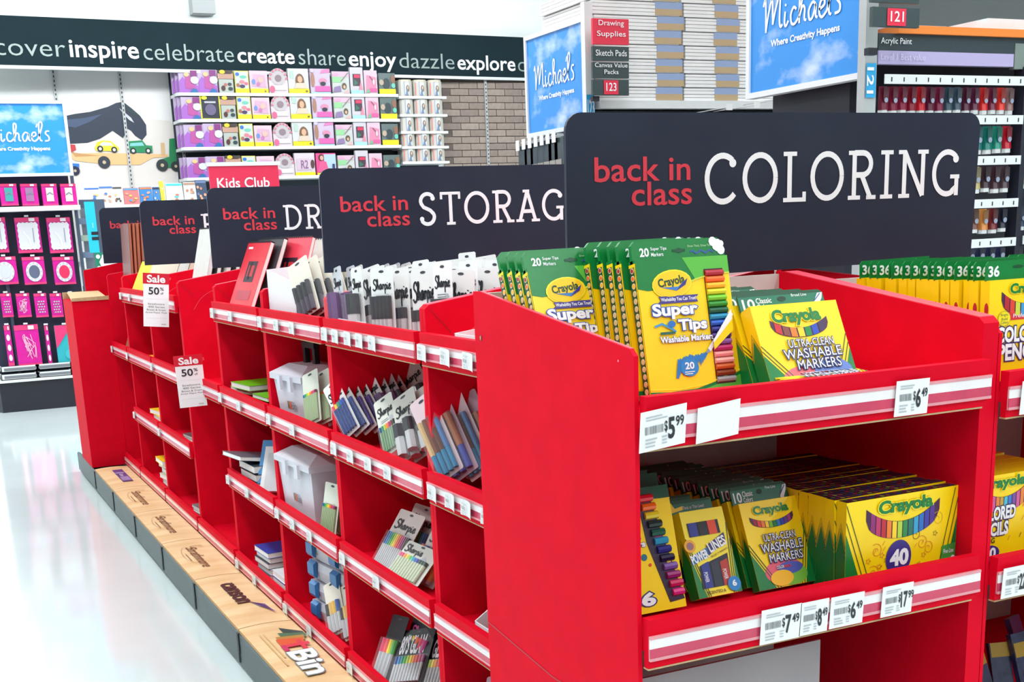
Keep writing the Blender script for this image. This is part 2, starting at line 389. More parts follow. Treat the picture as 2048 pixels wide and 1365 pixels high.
# the far side of the row stands behind the same back panels
for y0, y1, w in ((2.235, 3.80, 'nearest'), (3.80, 5.385, 'middle'), (5.385, 7.05, 'third'), (7.05, 8.52, 'farthest')):
    display('cardboard_display', 'red cardboard display on the hidden far side of the row, %s of four' % w, 'display stand', (2.30, y0 + .001, 0), PI / 2, y1 - y0 - .002, .545, LIPS, group='red cardboard displays on the far side')
# near end: two displays side by side facing the camera
YE = 1.60
e1 = display('end_display', 'red cardboard end display with yellow marker boxes and a big plain left side', 'display stand', (.98, YE, 0), 0, .755, .585, [1.344, .987],
        tl=.008, tr=.036, zf=1.415, zb=1.487, tags={0: [dict(x=.036, w=.083, h=.062, price='5', cents='99', skew=.008), dict(x=.138, w=.08, h=.056, blank=True, skew=.008), dict(x=.535, w=.073, h=.06, price='6', cents='49')],
        1: [dict(x=.266, w=.083, h=.06, price='7', cents='49'), dict(x=.336, w=.06, h=.058, price='8', cents='49'), dict(x=.407, w=.073, h=.056, price='6', cents='49'), dict(x=.52, w=.07, h=.055, price='17', cents='99')]}, group='red end displays')
e2 = display('end_display', 'red cardboard end display at the right edge with yellow pencil boxes', 'display stand', (1.737, YE, -.02), 0, .755, .585, [1.338, .994, .65],
        tl=.008, tr=.036, zf=1.415, zb=1.487, tags={0: [dict(x=.075, w=.08, h=.06, blank=True)], 1: [dict(x=.052, w=.07, h=.058, price='22', cents='99')]}, group='red end displays')
# hole and seam on the big side panel
sp = e1.children[0]
h = MB(); g = G(h, (0, 0, 0), u=(0, -1, 0), v=(0, 0, 1), eps=.0006)
g.ell(-.557, 1.40, .005, .006, flat((120, 8, 24))); g.ell(-.557, 1.40, .003, .004, KRAFT, 2); g.ell(-.045, 1.395, .0015, .002, flat((250, 170, 180)))
g.stroke([(-.585, .82), (-.3, .79), (0, .79)], .003, flat((170, 8, 30)))
h.build('punched_hole', sp)
# folded white carton pieces standing in the open lower part of the near end display
cb = thing('folded_carton', 'grey white cardboard carton with open flaps under the lower shelf', 'carton', (1.0, 1.74, .16))
GW = mat('carton_grey', (170, 166, 168), .7, noise=.08, scale=5)
MB().prism([(0, 0), (.47, 0), (.47, .66), (0, .66)], 0, .006, GW).build('front_wall', cb)
MB().prism([(0, .0), (.004, .0), (.004, .68), (0, .68)], 0.01, .3, GW).build('side_wall', cb)
for xx in (.16, .33):
    MB().prism([(0, .0), (.09, .0), (.05, .5), (0, .62)], xx, xx + .005, GW, axis=0).build('flap', cb, loc=(0, -.095, 0))

# ---------------------------------------------------------------- far end box
fb = thing('far_end_display', 'plain red box display with an open brown cardboard top', 'display stand', (.955, 8.53, .155))
b = MB(); b.box((0, 0, 0), (.235, .5, 1.105), RED); b.build('box_body', fb)
k = MB(); k.prism([(-.005, 1.105), (.24, 1.105), (.245, 1.13), (.0, 1.125)], -.01, .0, KRAFT)
k.add([(0, 0, 1.107), (.24, 0, 1.107), (.24, .5, 1.15), (.03, .5, 1.15)], [(0, 1, 2, 3)], KRAFT); k.box((0, .49, 1.105), (.24, .5, 1.15), KRAFT)
k.build('top_flap', fb)
p = MB(); p.prism([(.16, 0), (.46, 0), (.46, 1.34), (.16, 1.29)], .508, .53, RED); p.build('side_panel', fb)

# ---------------------------------------------------------------- header signs
def header(y, word, label, top, wx, group='dark back in class header boards'):
    zb_ = 1.49; x0, x1 = 1.2, 2.29; zt = top; r = .035
    t = thing('header_sign', label, 'sign', (0, y, 0), 0, group)
    pts = [(x0 - .004, zb_), (x1 - .01, zb_), (x1, zt - r)] + [(x1 - r + r * math.cos(a), zt - r + r * math.sin(a)) for a in [PI / 2 * i / 6 for i in range(1, 7)]]
    pts += [(x0 + r - r * math.sin(a), zt - r + r * math.cos(a)) for a in [PI / 2 * i / 6 for i in range(0, 7)]]
    MB().prism(pts, 0, .008, NAVY).build('board', t)
    m = MB(); g = G(m, (0, 0, 0), eps=.001)
    dz = zt - 1.8156
    g.text('back in', 1.262, 1.683 + dz, 1.489, 1.731 + dz, SIGNRED, 1, .012); g.text('class', 1.347, 1.635 + dz, 1.493, 1.682 + dz, SIGNRED, 1, .012)
    m.build('red_lettering', t)['label'] = 'red back in class lettering'
    m = MB(); g = G(m, (0, 0, 0), eps=.001); slab_word(g, word, 1.522, 1.632 + dz, 1.522 + wx, 1.736 + dz, WHITE)
    m.build('white_lettering', t)['label'] = 'white %s lettering' % word.lower()
header(2.20, 'COLORING', 'dark header board reading back in class COLORING', 1.8156, .715)
header(3.80, 'STORAGE', 'dark header board reading back in class STORAGE', 1.806, .62)
header(5.385, 'DRAWING', 'dark header board whose visible white letters begin with DR', 1.822, .65)
header(7.05, 'PAPER', 'dark header board whose visible white lettering is only a P', 1.832, .5)
header(8.73 - .15, 'PROJECT', 'farthest dark header board, partly hidden by rust folders', 1.85, .6) if False else header(8.6, 'PAINT', 'farthest dark header board, partly hidden behind the rust folders', 1.845, .5)

# ---------------------------------------------------------------- metal base deck and wooden boards
bd = thing('base_deck', 'dark grey metal base running under the red row', 'base', (0, 0, 0))
ys = [9.35, 8.42, 7.618, 6.833, 6.025, 5.262, 4.461, 3.67, 2.88, 2.1]
for a, b in zip(ys, ys[1:]):
    q = MB(); q.prism([(.953, .02), (.975, .02), (.975, .14), (.962, .148), (.953, .14)], b + .004, a - .004, BASEGREY); q.build('kick_panel', bd)
    q = MB(); q.box((.948, b - .012, .07), (.953, b + .012, .148), DARK); q.cyl((.955, b, .03), (.955, b, .08), .008, DARK, n=8); q.build('joint_bracket', bd)
q = MB(); q.box((.962, 2.1, .1), (2.54, 9.3, .135), BASEGREY); q.build('deck', bd)
q = MB(); q.box((.99, 2.15, .0), (2.5, 9.25, .1), DARK); q.build('plinth', bd)
q = MB(); q.box((.98, 1.62, 0), (2.5, 2.095, .135), BASEGREY); q.build('end_deck', bd)
q = MB(); q.cyl((.99, 9.1, .0), (.99, 9.1, .06), .02, DARK, n=10); q.build('foot', bd)
WOOD = mat('printed_wood', (238, 206, 158), .42, noise=.2, scale=3, stretch=(6, 1, 6), second=(224, 184, 132))
WOODE = mat('wood_edge', (200, 152, 92), .6, noise=.2, scale=20)
def board(ya, yb, label, draw):
    t = thing('deck_board', label, 'board', (.957, ya, .149), -PI / 2, 'wood print deck boards')
    W = ya - yb - .006; m = MB(); D = .209
    # slightly bowed panel
    n = 6; z = lambda i: .012 + .006 * math.sin(PI * i / n)
    for i in range(n):
        a, b2 = D * i / n, D * (i + 1) / n
        m.add([(0, a, z(i)), (W, a, z(i)), (W, b2, z(i + 1)), (0, b2, z(i + 1))], [(0, 1, 2, 3)], WOOD)
    m.add([(0, 0, 0), (W, 0, 0), (W, 0, z(0)), (0, 0, z(0))], [(0, 1, 2, 3)], WOODE)
    m.add([(0, D, 0), (W, D, 0), (W, D, z(n)), (0, D, z(n))], [(3, 2, 1, 0)], WOODE)
    for x in (0, W):
        m.add([(x, 0, 0), (x, D, 0)] + [(x, D * i / n, z(i)) for i in range(n, -1, -1)], [tuple(range(n + 3))], WOODE)
    m.add([(0, 0, 0), (W, 0, 0), (W, D, 0), (0, D, 0)], [(3, 2, 1, 0)], WOODE)
    m.build('panel', t)
    if draw:
        p = MB(); g = G(p, (0, 0, .0205), u=(1, 0, 0), v=(0, 1, 0), eps=.0008); draw(g, W, D); p.build('printed_logo', t)
BR = flat((70, 34, 38)); BR2 = flat((128, 84, 56)); PU = flat((92, 60, 128)); LP = flat((150, 128, 176))
def canson(g, W, D):
    g.text('canson', W * .2, D * .34, W * .62, D * .62, BR, 1, .035); g.rect(W * .2, D * .585, W * .26, D * .605, BR)
    for a, c in ((0, LP), (1, PU)): g.poly([(W * (.60 + .03 * a), D * (.56 + .04 * a)), (W * .72, D * (.68 + .02 * a)), (W * .86, D * (.88 - .04 * a)), (W * .7, D * (.74 + .06 * a))], c, 1 + a)
    g.stroke([(W * .6, D * .54), (W * .7, D * .7), (W * .8, D * .8)], .003, BR, 4)
def strath(g, W, D):
    g.text('Strathmore', W * .24, D * .36, W * .78, D * .6, BR2, 1, .012, .3)
    g.stroke(arc(W * .24, D * .62, .02, .028, 100, 330), .005, BR2); g.stroke(arc(W * .45, D * .42, .18, .05, 180, 340), .0014, BR2); g.lines(W * .4, D * .24, W * .66, D * .28, 1, BR2)
def artbin(g, W, D):
    cols = [(40, 70, 66), (70, 110, 80), (180, 130, 60), (220, 90, 50), (220, 60, 80), (200, 50, 100)]
    A = [[(.05, .56), (.09, .70)], [(.09, .70), (.19, .92)]]
    g.poly([(W * .12, D * .62), (W * .2, D * .62), (W * .3, D * .95), (W * .23, D * .95)], flat(cols[0]))
    g.poly([(W * .2, D * .52), (W * .28, D * .52), (W * .32, D * .92), (W * .26, D * .95)], flat(cols[1]), 2)
    g.poly([(W * .26, D * .42), (W * .34, D * .42), (W * .36, D * .85), (W * .29, D * .9)], flat(cols[2]), 3)
    g.poly([(W * .3, D * .38), (W * .4, D * .38), (W * .4, D * .8), (W * .33, D * .84)], flat(cols[3]), 4)
    g.rect(W * .40, D * .40, W * .44, D * .86, flat(cols[4]), 5); g.rect(W * .36, D * .68, W * .50, D * .76, flat(cols[4]), 5); g.rect(W * .40, D * .36, W * .49, D * .45, flat(cols[5]), 6)
    g.text('Bin', W * .5, D * .36, W * .84, D * .82, WHITE, 3, .03, outline=flat((130, 140, 140)), ow=.03)
    g.lines(W * .18, D * .18, W * .7, D * .32, 2, flat((214, 180, 128)))
def purple(g, W, D):
    g.rect(W * .2, D * .42, W * .78, D * .72, PU); g.rect(W * .56, D * .45, W * .74, D * .69, LP, 2); g.ell(W * .38, D * .55, .035, .03, LP, 3); g.text('Canson', W * .44, D * .5, W * .54, D * .62, WHITE, 3)
board(8.42, 7.618, 'wood print deck board with a purple label, farthest from camera', purple)
board(7.618, 6.833, 'wood print deck board with brown script logo, right next to the purple label board', strath)
board(6.833, 6.025, 'wood print deck board with brown script logo, middle of the three alike', strath)
board(6.025, 5.262, 'wood print deck board with brown script logo, next to the canson board', strath)
board(5.262, 4.461, 'wood print deck board with canson wordmark and purple leaf', canson)
board(4.461, 3.67, 'wood print deck board with multicoloured Bin logo', artbin)
board(3.67, 2.88, 'wood print deck board nearest the camera at the bottom edge', artbin)
# ---------------------------------------------------------------- products on the near end displays
def word_logo(g, x0, z0, x1, z1, l=2, out=YEL2, col=GRN):
    g.text('Crayola', x0, z0, x1, z1, col, l, .045, outline=out, ow=.05)
RAINBOW = [(150, 20, 60), (226, 50, 40), (240, 120, 30), (250, 200, 30), (120, 190, 40), (20, 130, 60), (20, 120, 190), (40, 60, 170), (90, 50, 140), (150, 40, 120)]
def smile(g, cx, cz, rx, rz, cols, l=2):
    """smile window: arc of coloured tips"""
    def lo(t): return cz - rz * math.sqrt(max(0, 1 - t * t))
    def hi(t): return cz + rz * .75 * (t * t) - rz * .25
    n = 24; ts = [-1 + 2 * i / n for i in range(n + 1)]
    g.poly([(cx + rx * t, lo(t)) for t in ts] + [(cx + rx * t, max(hi(t), lo(t) + .0001)) for t in reversed(ts)], flat((70, 30, 70)), l)
    k = len(cols); a = -.88
    for i, c in enumerate(cols):
        t0 = a + 1.76 * i / k; t1 = a + 1.76 * (i + .82) / k
        g.poly([(cx + rx * t0, lo(t0) + .0006), (cx + rx * t1, lo(t1) + .0006), (cx + rx * t1, hi(t1) - .0006), (cx + rx * t0, hi(t0) - .0006)], flat(c), l + 1)
SUPCOL = [(172, 20, 44), (246, 104, 26), (252, 180, 24), (214, 214, 30), (120, 200, 40), (40, 140, 40), (10, 90, 60), (20, 140, 180), (30, 90, 190), (40, 40, 130), (70, 44, 120), (140, 90, 170), (190, 40, 110), (240, 150, 150), (236, 170, 160), (200, 90, 40), (130, 50, 24), (150, 150, 150)]
def supertips(front=True):
    w, h, d = .19, .276, .021
    t = thing('marker_box', 'x', 'marker box')
    b = MB(); b.box((0, 0, 0), (w, d, h * .86), YEL)
    b.prism([(0, h * .86), (w, h * .86), (w, h * .955), (w - .012, h), (.008, h), (0, h - .008)], d * .3, d * .7, GRN)
    b.prism([(0, h * .86), (w, h * .86), (w, h * .88), (0, h * .88)], 0, d, GRN)
    # left side face: dark green with marker ends
    g = G(b, (0, d, 0), u=(0, -1, 0)); g.rect(0, h * .02, d, h * .84, DGRN, 1)
    for i in range(17):
        z = h * (.82 - .047 * i); c = SUPCOL[min(i, 17)] if i < 3 else (214, 190, 130)
        for x in ((.3, .72) if False else (.5,)):
            g.ell(d * x, z, .0062, .0052, flat((226, 214, 170)), 2, 10); g.ell(d * x, z, .0044, .0036, flat(c), 3, 8)
    g.rect(d * .86, h * .02, d, h * .84, YEL, 2)
    b.build('carton', t)
    p = MB(); g = G(p, (0, 0, 0))
    wave = [(0, .70), (.1, .685), (.25, .69), (.45, .70), (.62, .74), (.8, .765), (1, .77)]
    g.poly([(0, h * .88)] + [(w * a, h * c) for a, c in wave] + [(w, h * .88)], GRN, 1)
    g.poly([(w * .5, h * .88)] + [(w * a, h * c) for a, c in wave[4:]] + [(w, h * .88)], LGRN, 2)
    g.stroke([(w * a, h * c) for a, c in wave[3:]], .0028, flat((200, 210, 60)), 3)
    g.poly([(0, 0), (w, 0), (w, h * .14), (w * .8, h * .10), (w * .5, h * .055), (w * .2, h * .05), (0, h * .06)], GRN, 1)
    g.poly([(w * .3, 0), (w, 0), (w, h * .12), (w * .75, h * .075)], LGRN, 2)
    g.stroke([(0, h * .075), (w * .3, h * .06), (w * .6, h * .075), (w, h * .15)], .002, YEL2, 3)
    g.ell(w * .36, h * .72, w * .215, h * .088, YEL2, 4, rot=.1); g.ell(w * .36, h * .72, w * .2, h * .079, flat((246, 200, 20)), 5, rot=.1)
    g.text('Crayola', w * .21, h * .695, w * .5, h * .765, DGRN, 6, .03, rot=.12)
    g.poly([(w * .24, h * .70), (w * .4, h * .675), (w * .5, h * .71), (w * .52, h * .745), (w * .42, h * .70)], flat((60, 120, 190)), 6)
    g.poly([(w * .4, h * .678), (w * .5, h * .71), (w * .53, h * .75), (w * .46, h * .715)], VIOL, 7)
    g.poly([(w * .18, h * .60), (w * .62, h * .60), (w * .6, h * .625), (w * .63, h * .645), (w * .2, h * .645), (w * .22, h * .62)], flat((70, 60, 140)), 4)
    g.text('Washability You Can Trust!', w * .22, h * .607, w * .6, h * .636, WHITE, 5, .02)
    ob = flat((30, 80, 170))
    g.text('Super', w * .11, h * .50, w * .60, h * .60, WHITE, 8, .04, outline=ob, ow=.05)
    g.text('Tips', w * .37, h * .405, w * .68, h * .495, WHITE, 8, .04, outline=ob, ow=.05)
    g.stroke([(w * .12, h * .46), (w * .2, h * .475), (w * .3, h * .44), (w * .34, h * .42)], .004, flat((60, 150, 200)), 7)
    g.ell(w * .3, h * .47, .008, .006, flat((40, 110, 190)), 8); g.rect(w * .17, h * .408, w * .33, h * .424, flat((40, 100, 80)), 7)
    g.text('Washable Markers', w * .16, h * .355, w * .74, h * .395, WHITE, 8, .03, outline=ob, ow=.04)
    zz = []
    for i in range(15): zz += [(w * (.30 + .022 * i), h * (.13 + .012 * (i % 3) + .006 * i)), (w * (.335 + .022 * i), h * (.27 - .004 * abs(i - 6) + .006 * max(0, i - 8)))]
    g.stroke(zz, .0055, flat((40, 120, 190)), 5)
    g.ell(w * .44, h * .19, w * .1, h * .055, flat((40, 130, 195)), 6)
    g.text('20', w * .39, h * .18, w * .49, h * .225, WHITE, 7, .03); g.lines(w * .38, h * .145, w * .5, h * .17, 2, WHITE, 7)
    # printed pen that draws the scribble
    g.poly([(w * .66, h * .30), (w * .685, h * .278), (w * .98, h * .50), (w * .95, h * .525)], WHITE, 9); g.poly([(w * .66, h * .30), (w * .685, h * .278), (w * .63, h * .27)], flat((120, 150, 180)), 9)
    p.build('front_print', t)
    q = MB(); g = G(q, (0, d * .3, 0))
    g.text('20', w * .08, h * .90, w * .18, h * .955, WHITE, 2, .03); g.text('Super Tips', w * .2, h * .932, w * .37, h * .958, WHITE, 2, .01); g.text('Markers', w * .2, h * .90, w * .33, h * .924, WHITE, 2, .01)
    g.ell(w * .5, h * .93, w * .035, h * .016, DGRN, 2); g.rect(w * .43, h * .922, w * .57, h * .938, DGRN, 2)
    g.text('Draw Thick, Draw Thin', w * .6, h * .945, w * .86, h * .96, flat((190, 220, 170)), 2)
    g.stroke([(w * (.62 + .02 * i), h * (.915 + .008 * math.sin(i * 1.3))) for i in range(14)], .003, flat((50, 80, 150)), 2, True)
    for cx, cz, r in ((.88, .975, .012), (.93, .95, .016), (.96, .92, .012), (.90, .94, .008), (.97, .96, .008)): g.ell(w * cx, h * cz, r * .7, r * .7, WHITE, 3, 10)
    q.build('tab_print', t)
    # window with markers lying across
    wn = MB(); x0, x1 = w * .72, w * .93; z0, z1 = h * .07, h * .80
    wn.box((x0, -.0012, z0), (x1, -.0002, z1), flat((60, 20, 30)))
    win = wn.build('window', t)
    n = 18; hh = (z1 - z0 - .004) / n
    for i in range(n):
        z = z1 - .002 - hh * (i + .5)
        if not front and i > 4: break
        m = MB(); m.cyl((x0 + .001, -.0015, z), (x1 - .001, -.0015, z), hh * .48, mat('marker_%d' % i, SUPCOL[i], .3), n=8)
        m.build('marker', win, smooth=False)
    # the yellow strip crossing the window carries the printed pen
    s = MB(); s.prism([(x0 - .002, h * .33), (x0 - .002, h * .345), (x1 + .002, h * .53), (x1 + .002, h * .47)], -.0095, -.0085, WHITE)
    s.prism([(x0 - .002, h * .33 - .012), (x0 - .002, h * .33), (x1 + .002, h * .47), (x1 + .002, h * .40)], -.0092, -.0088, YEL)
    s.build('printed_strip', t)
    return t
def put_stack(proto, n, x, y, z, dy, tilt, label, group, dx=0., jit=.004, roll=0., light=None, dlift=0):
    """proto at the front, then copies towards the back"""
    for i in range(n):
        src = proto if i == 0 else (light or proto)
        lab = label % ORD[i] if '%s' in label else label
        loc = (x + dx * i + (random.uniform(-jit, jit) if i else 0), y + dy * i, z + dlift)
        r = roll + (random.uniform(-.012, .012) if i else 0)
        if i == 0: o = proto; o.location = loc; o.rotation_euler = (-tilt, r, 0); o['label'] = lab; o['group'] = group
        else: copy_tree(src, lab, loc, 0, tilt + random.uniform(-.015, .015), r, group)
Z1 = 1.2965; Z2 = .9395
stp = supertips(); stl = supertips(False)
put_stack(stp, 5, 1.122, 1.775, Z1 + .006, .031, math.radians(12), 'tall green and yellow marker box, %s in the middle stack', 'tall marker boxes in the middle stack', dx=-.004, light=stl)
o = copy_tree(stp); put_stack(o, 4, .990, 1.885, Z1 + .008, .033, math.radians(21), 'tall green and yellow marker box, %s in the stack at the left panel', 'tall marker boxes in the left stack', dx=.0006, jit=.001, light=stl)
delete_tree(stl)

def corner_green(g, w, h, l=1, k=.42, b=.30):
    """green lower corners with the double slanted lines"""
    for s in (0, 1):
        X = lambda x: w - x if s else x
        g.poly([(X(0), 0), (X(w * b), 0), (X(0), h * k)], GRN, l) if not s else g.poly([(X(0), 0), (X(0), h * k), (X(w * b * .6), 0)], GRN, l)
        bb = b if not s else b * .6
        for q in (.03, .075):
            ze = k + q * k / bb; xe = 0 if ze < .98 else (bb + q) * (1 - .98 / ze)
            g.stroke([(X(w * (bb + q)), 0), (X(w * xe), h * min(ze, .98))], .0016, DGRN, l + 1)
def side_zigzag(b, d, h, mirror=False):
    g = G(b, (0, d, 0), u=(0, -1, 0))
    pts = [(0, 0), (d, 0), (d, h * .42), (d * .5, h * .70), (0, h * .48)]
    g.poly([(0, 0), (d, 0), (d, h * .38), (d * .5, h * .62), (0, h * .38)], GRN, 1)
    for q in (.03, .08): g.stroke([(0, h * (.38 + q)), (d * .5, h * (.62 + q)), (d, h * (.38 + q))], .0014, DGRN, 2)
def ultraclean(w, h, d, fine, top):
    t = thing('marker_box', 'x', 'marker box')
    b = MB(); b.box((0, 0, 0), (w, d, h), YEL); side_zigzag(b, d, h)
    b.build('carton', t)
    f = MB(); fh = .034
    f.prism([(0, h - .002), (w, h - .002), (w, h + fh - .006), (w - .008, h + fh), (.004, h + fh), (0, h + fh - .005)], d - .002, d, DGRN)
    g = G(f, (0, d - .002, h))
    g.rect(.001, .001, w - .001, fh - .006, mat('tab_teal', (28, 110, 84), .35, noise=.1, scale=30), 1)
    g.text('10', w * .04, fh * .12, w * .18, fh * .7, WHITE, 2, .02); g.text('Classic', w * .2, fh * .42, w * .38, fh * .72, WHITE, 2, .01); g.text('Colors', w * .2, fh * .1, w * .36, fh * .38, WHITE, 2, .01)
    g.text(top, w * .62, fh * .68, w * .8, fh * .84, WHITE, 2); g.ell(w * .5, fh * .6, w * .05, fh * .14, flat((10, 50, 30)), 2)
    g.poly([(w * .84, fh * .1), (w * .93, fh * .78), (w * .99, fh * .8), (w * .97, fh * .5), (w * .9, fh * .05)], WHITE, 3)
    g.stroke([(w * .86, fh * .3), (w * .96, fh * .75)], .002, flat((60, 90, 150)), 4)
    f.build('hang_tab', t)
    p = MB(); g = G(p, (0, 0, 0)); corner_green(g, w, h)
    if fine:
        g.ell(w * .5, h * .17, w * .34, h * .15, flat((232, 96, 120)), 2); g.ell(w * .62, h * .12, w * .26, h * .12, flat((120, 190, 60)), 3); g.ell(w * .6, h * .2, w * .22, h * .07, flat((80, 90, 180)), 4); g.ell(w * .42, h * .1, w * .2, h * .09, flat((250, 190, 40)), 5)
        smile(g, w * .5, h * .78, w * .38, h * .10, RAINBOW, 2); word_logo(g, w * .2, h * .815, w * .82, h * .945, 5)
        T = [('ULTRA-CLEAN', .26, .53, .82, .61), ('WASHABLE', .18, .405, .90, .505), ('MARKERS', .28, .285, .86, .38)]
        cm = (.36, .205, .62, .24)
    else:
        g.ell(w * .42, h * .13, w * .26, h * .13, flat((236, 110, 120)), 2); g.ell(w * .74, h * .16, w * .22, h * .15, flat((100, 130, 200)), 3)
        smile(g, w * .5, h * .74, w * .33, h * .15, [(200, 30, 40), (130, 60, 50), (240, 120, 30), (250, 200, 30), (20, 130, 60), (30, 70, 180), (60, 40, 80)], 2); word_logo(g, w * .2, h * .73, w * .76, h * .93, 5)
        T = [('ULTRA-CLEAN', .3, .47, .82, .56), ('WASHABLE', .22, .34, .88, .45), ('MARKERS', .34, .21, .84, .32)]
        cm = (.44, .12, .66, .17)
    for s_, a, b2, c, d2 in T: g.text(s_, w * a, h * b2, w * c, h * d2, WHITE, 8, .0, outline=flat((44, 50, 110)), ow=.075, rot=.0)
    g.text('COLOR', w * cm[0], h * cm[1], w * (cm[0] + cm[2]) / 2, h * cm[3], WHITE, 8, .02, outline=flat((60, 60, 120)), ow=.03); g.text('MAX', w * (cm[0] + cm[2]) / 2 + .001, h * cm[1], w * cm[2], h * cm[3], flat((220, 60, 70)), 8, .02)
    p.build('front_print', t)
    return t
put_stack(ultraclean(.19, .158, .03, False, 'Broad Line'), 7, 1.318, 1.697, Z1 + .014, .042, math.radians(26), 'small yellow marker box with green tab on top shelf, %s of its row', 'small yellow marker boxes on the top shelf', dx=-.006)
put_stack(ultraclean(.128, .163, .02, True, 'Fine Line'), 11, 1.309, 1.716, Z2 + .009, .028, math.radians(24), 'yellow fine line marker box with green tab on lower shelf, %s of its row', 'yellow fine line marker boxes on the lower shelf', dx=-.003)
# the box lying flat at the front of the top shelf
ly = ultraclean(.19, .158, .03, False, 'Broad Line'); ly['label'] = 'yellow marker box lying flat behind the 6.49 price rail'
for ch in list(ly.children):
    if ch.name.startswith('hang_tab'): bpy.data.objects.remove(ch)
ly.rotation_euler = (math.radians(-84), 0, math.radians(4)); ly.location = (1.335, 1.622, Z1 + .027)

def box40():
    w, h, d = .262, .168, .0255
    t = thing('marker_box', 'x', 'marker box')
    b = MB(); b.box((0, 0, 0), (w, d, h), YEL); side_zigzag(b, d, h * 1.1)
    g = G(b, (0, 0, h), v=(0, 1, 0)); TOP = mat('tray_dark', (40, 36, 60), .35, noise=.15, scale=20)
    g.rect(.002, .001, w - .002, d - .001, TOP, 1)
    cols = [(60, 90, 170), (50, 60, 150), (110, 60, 100), (150, 40, 60), (190, 60, 60), (200, 120, 60), (190, 190, 70), (90, 150, 60), (60, 120, 70), (190, 90, 60), (180, 60, 120), (150, 60, 90), (90, 90, 60), (60, 60, 90), (40, 60, 110)]
    for r_ in (.30, .72):
        for i in range(20): g.ell(.012 + (w - .024) * i / 19, d * r_, .0048, .0042, flat(tuple(int(c * .8) for c in cols[(i * 3 + int(r_ * 10)) % 15])), 2, 8)
    b.build('carton', t)
    p = MB(); g = G(p, (0, 0, 0))
    corner_green(g, w, h, k=.66, b=.16)
    smile(g, w * .5, h * .77, w * .33, h * .25, [(140, 40, 110), (190, 50, 100), (190, 40, 50), (240, 130, 40), (250, 210, 40), (180, 210, 60), (40, 140, 70), (30, 120, 100), (50, 160, 200), (40, 110, 190), (60, 60, 160), (80, 50, 140)], 2)
    word_logo(g, w * .27, h * .775, w * .76, h * .965, 6)
    g.ell(w * .47, h * .30, w * .115, h * .20, VIOL, 3, 28); g.text('40', w * .39, h * .21, w * .56, h * .40, WHITE, 4, .05)
    og = flat((226, 140, 30)); gn = flat((120, 110, 30))
    for cx, cz, r, m_ in ((.27, .42, .012, og), (.25, .18, .012, og), (.68, .42, .012, og), (.74, .35, .011, og), (.82, .66, .012, flat((220, 180, 30))), (.62, .52, .01, gn)):
        g.stroke([(w * cx + r * (.25 + k_ / 18) * math.cos(k_ * .5), h * cz + r * (.25 + k_ / 18) * math.sin(k_ * .5)) for k_ in range(18)], .0013, m_, 2)
    for cx, cz in ((.32, .36), (.30, .24), (.70, .28), (.36, .3), (.66, .18), (.8, .5), (.2, .32)):
        st = [(w * cx + .006 * (1 if k_ % 2 == 0 else .45) * math.cos(k_ * PI / 5), h * cz + .006 * (1 if k_ % 2 == 0 else .45) * math.sin(k_ * PI / 5)) for k_ in range(11)]
        g.stroke(st, .0011, random.choice([gn, og, flat((200, 100, 40))]), 2)
    for k_ in range(12):
        a = random.uniform(.2, .8); z = random.uniform(.08, .5); g.stroke([(w * a, h * z), (w * a + .006, h * z + .008)], .0011, og, 2) if abs(a - .47) > .14 else None
    g.poly([(w * .86, h * .1), (w * .985, h * .1), (w * .995, h * .36), (w * .865, h * .34)], flat((60, 150, 60)), 5); g.text('Fine Line', w * .88, h * .25, w * .975, h * .30, WHITE, 6, .01); g.ell(w * .97, h * .17, .006, .008, WHITE, 6)
    p.build('front_print', t)
    return t
put_stack(box40(), 16, 1.437, 1.64, Z2 + .0005, .0262, 0, 'wide yellow box of 40 markers, %s in its row from the front', 'wide yellow boxes of 40 markers', jit=.0015)

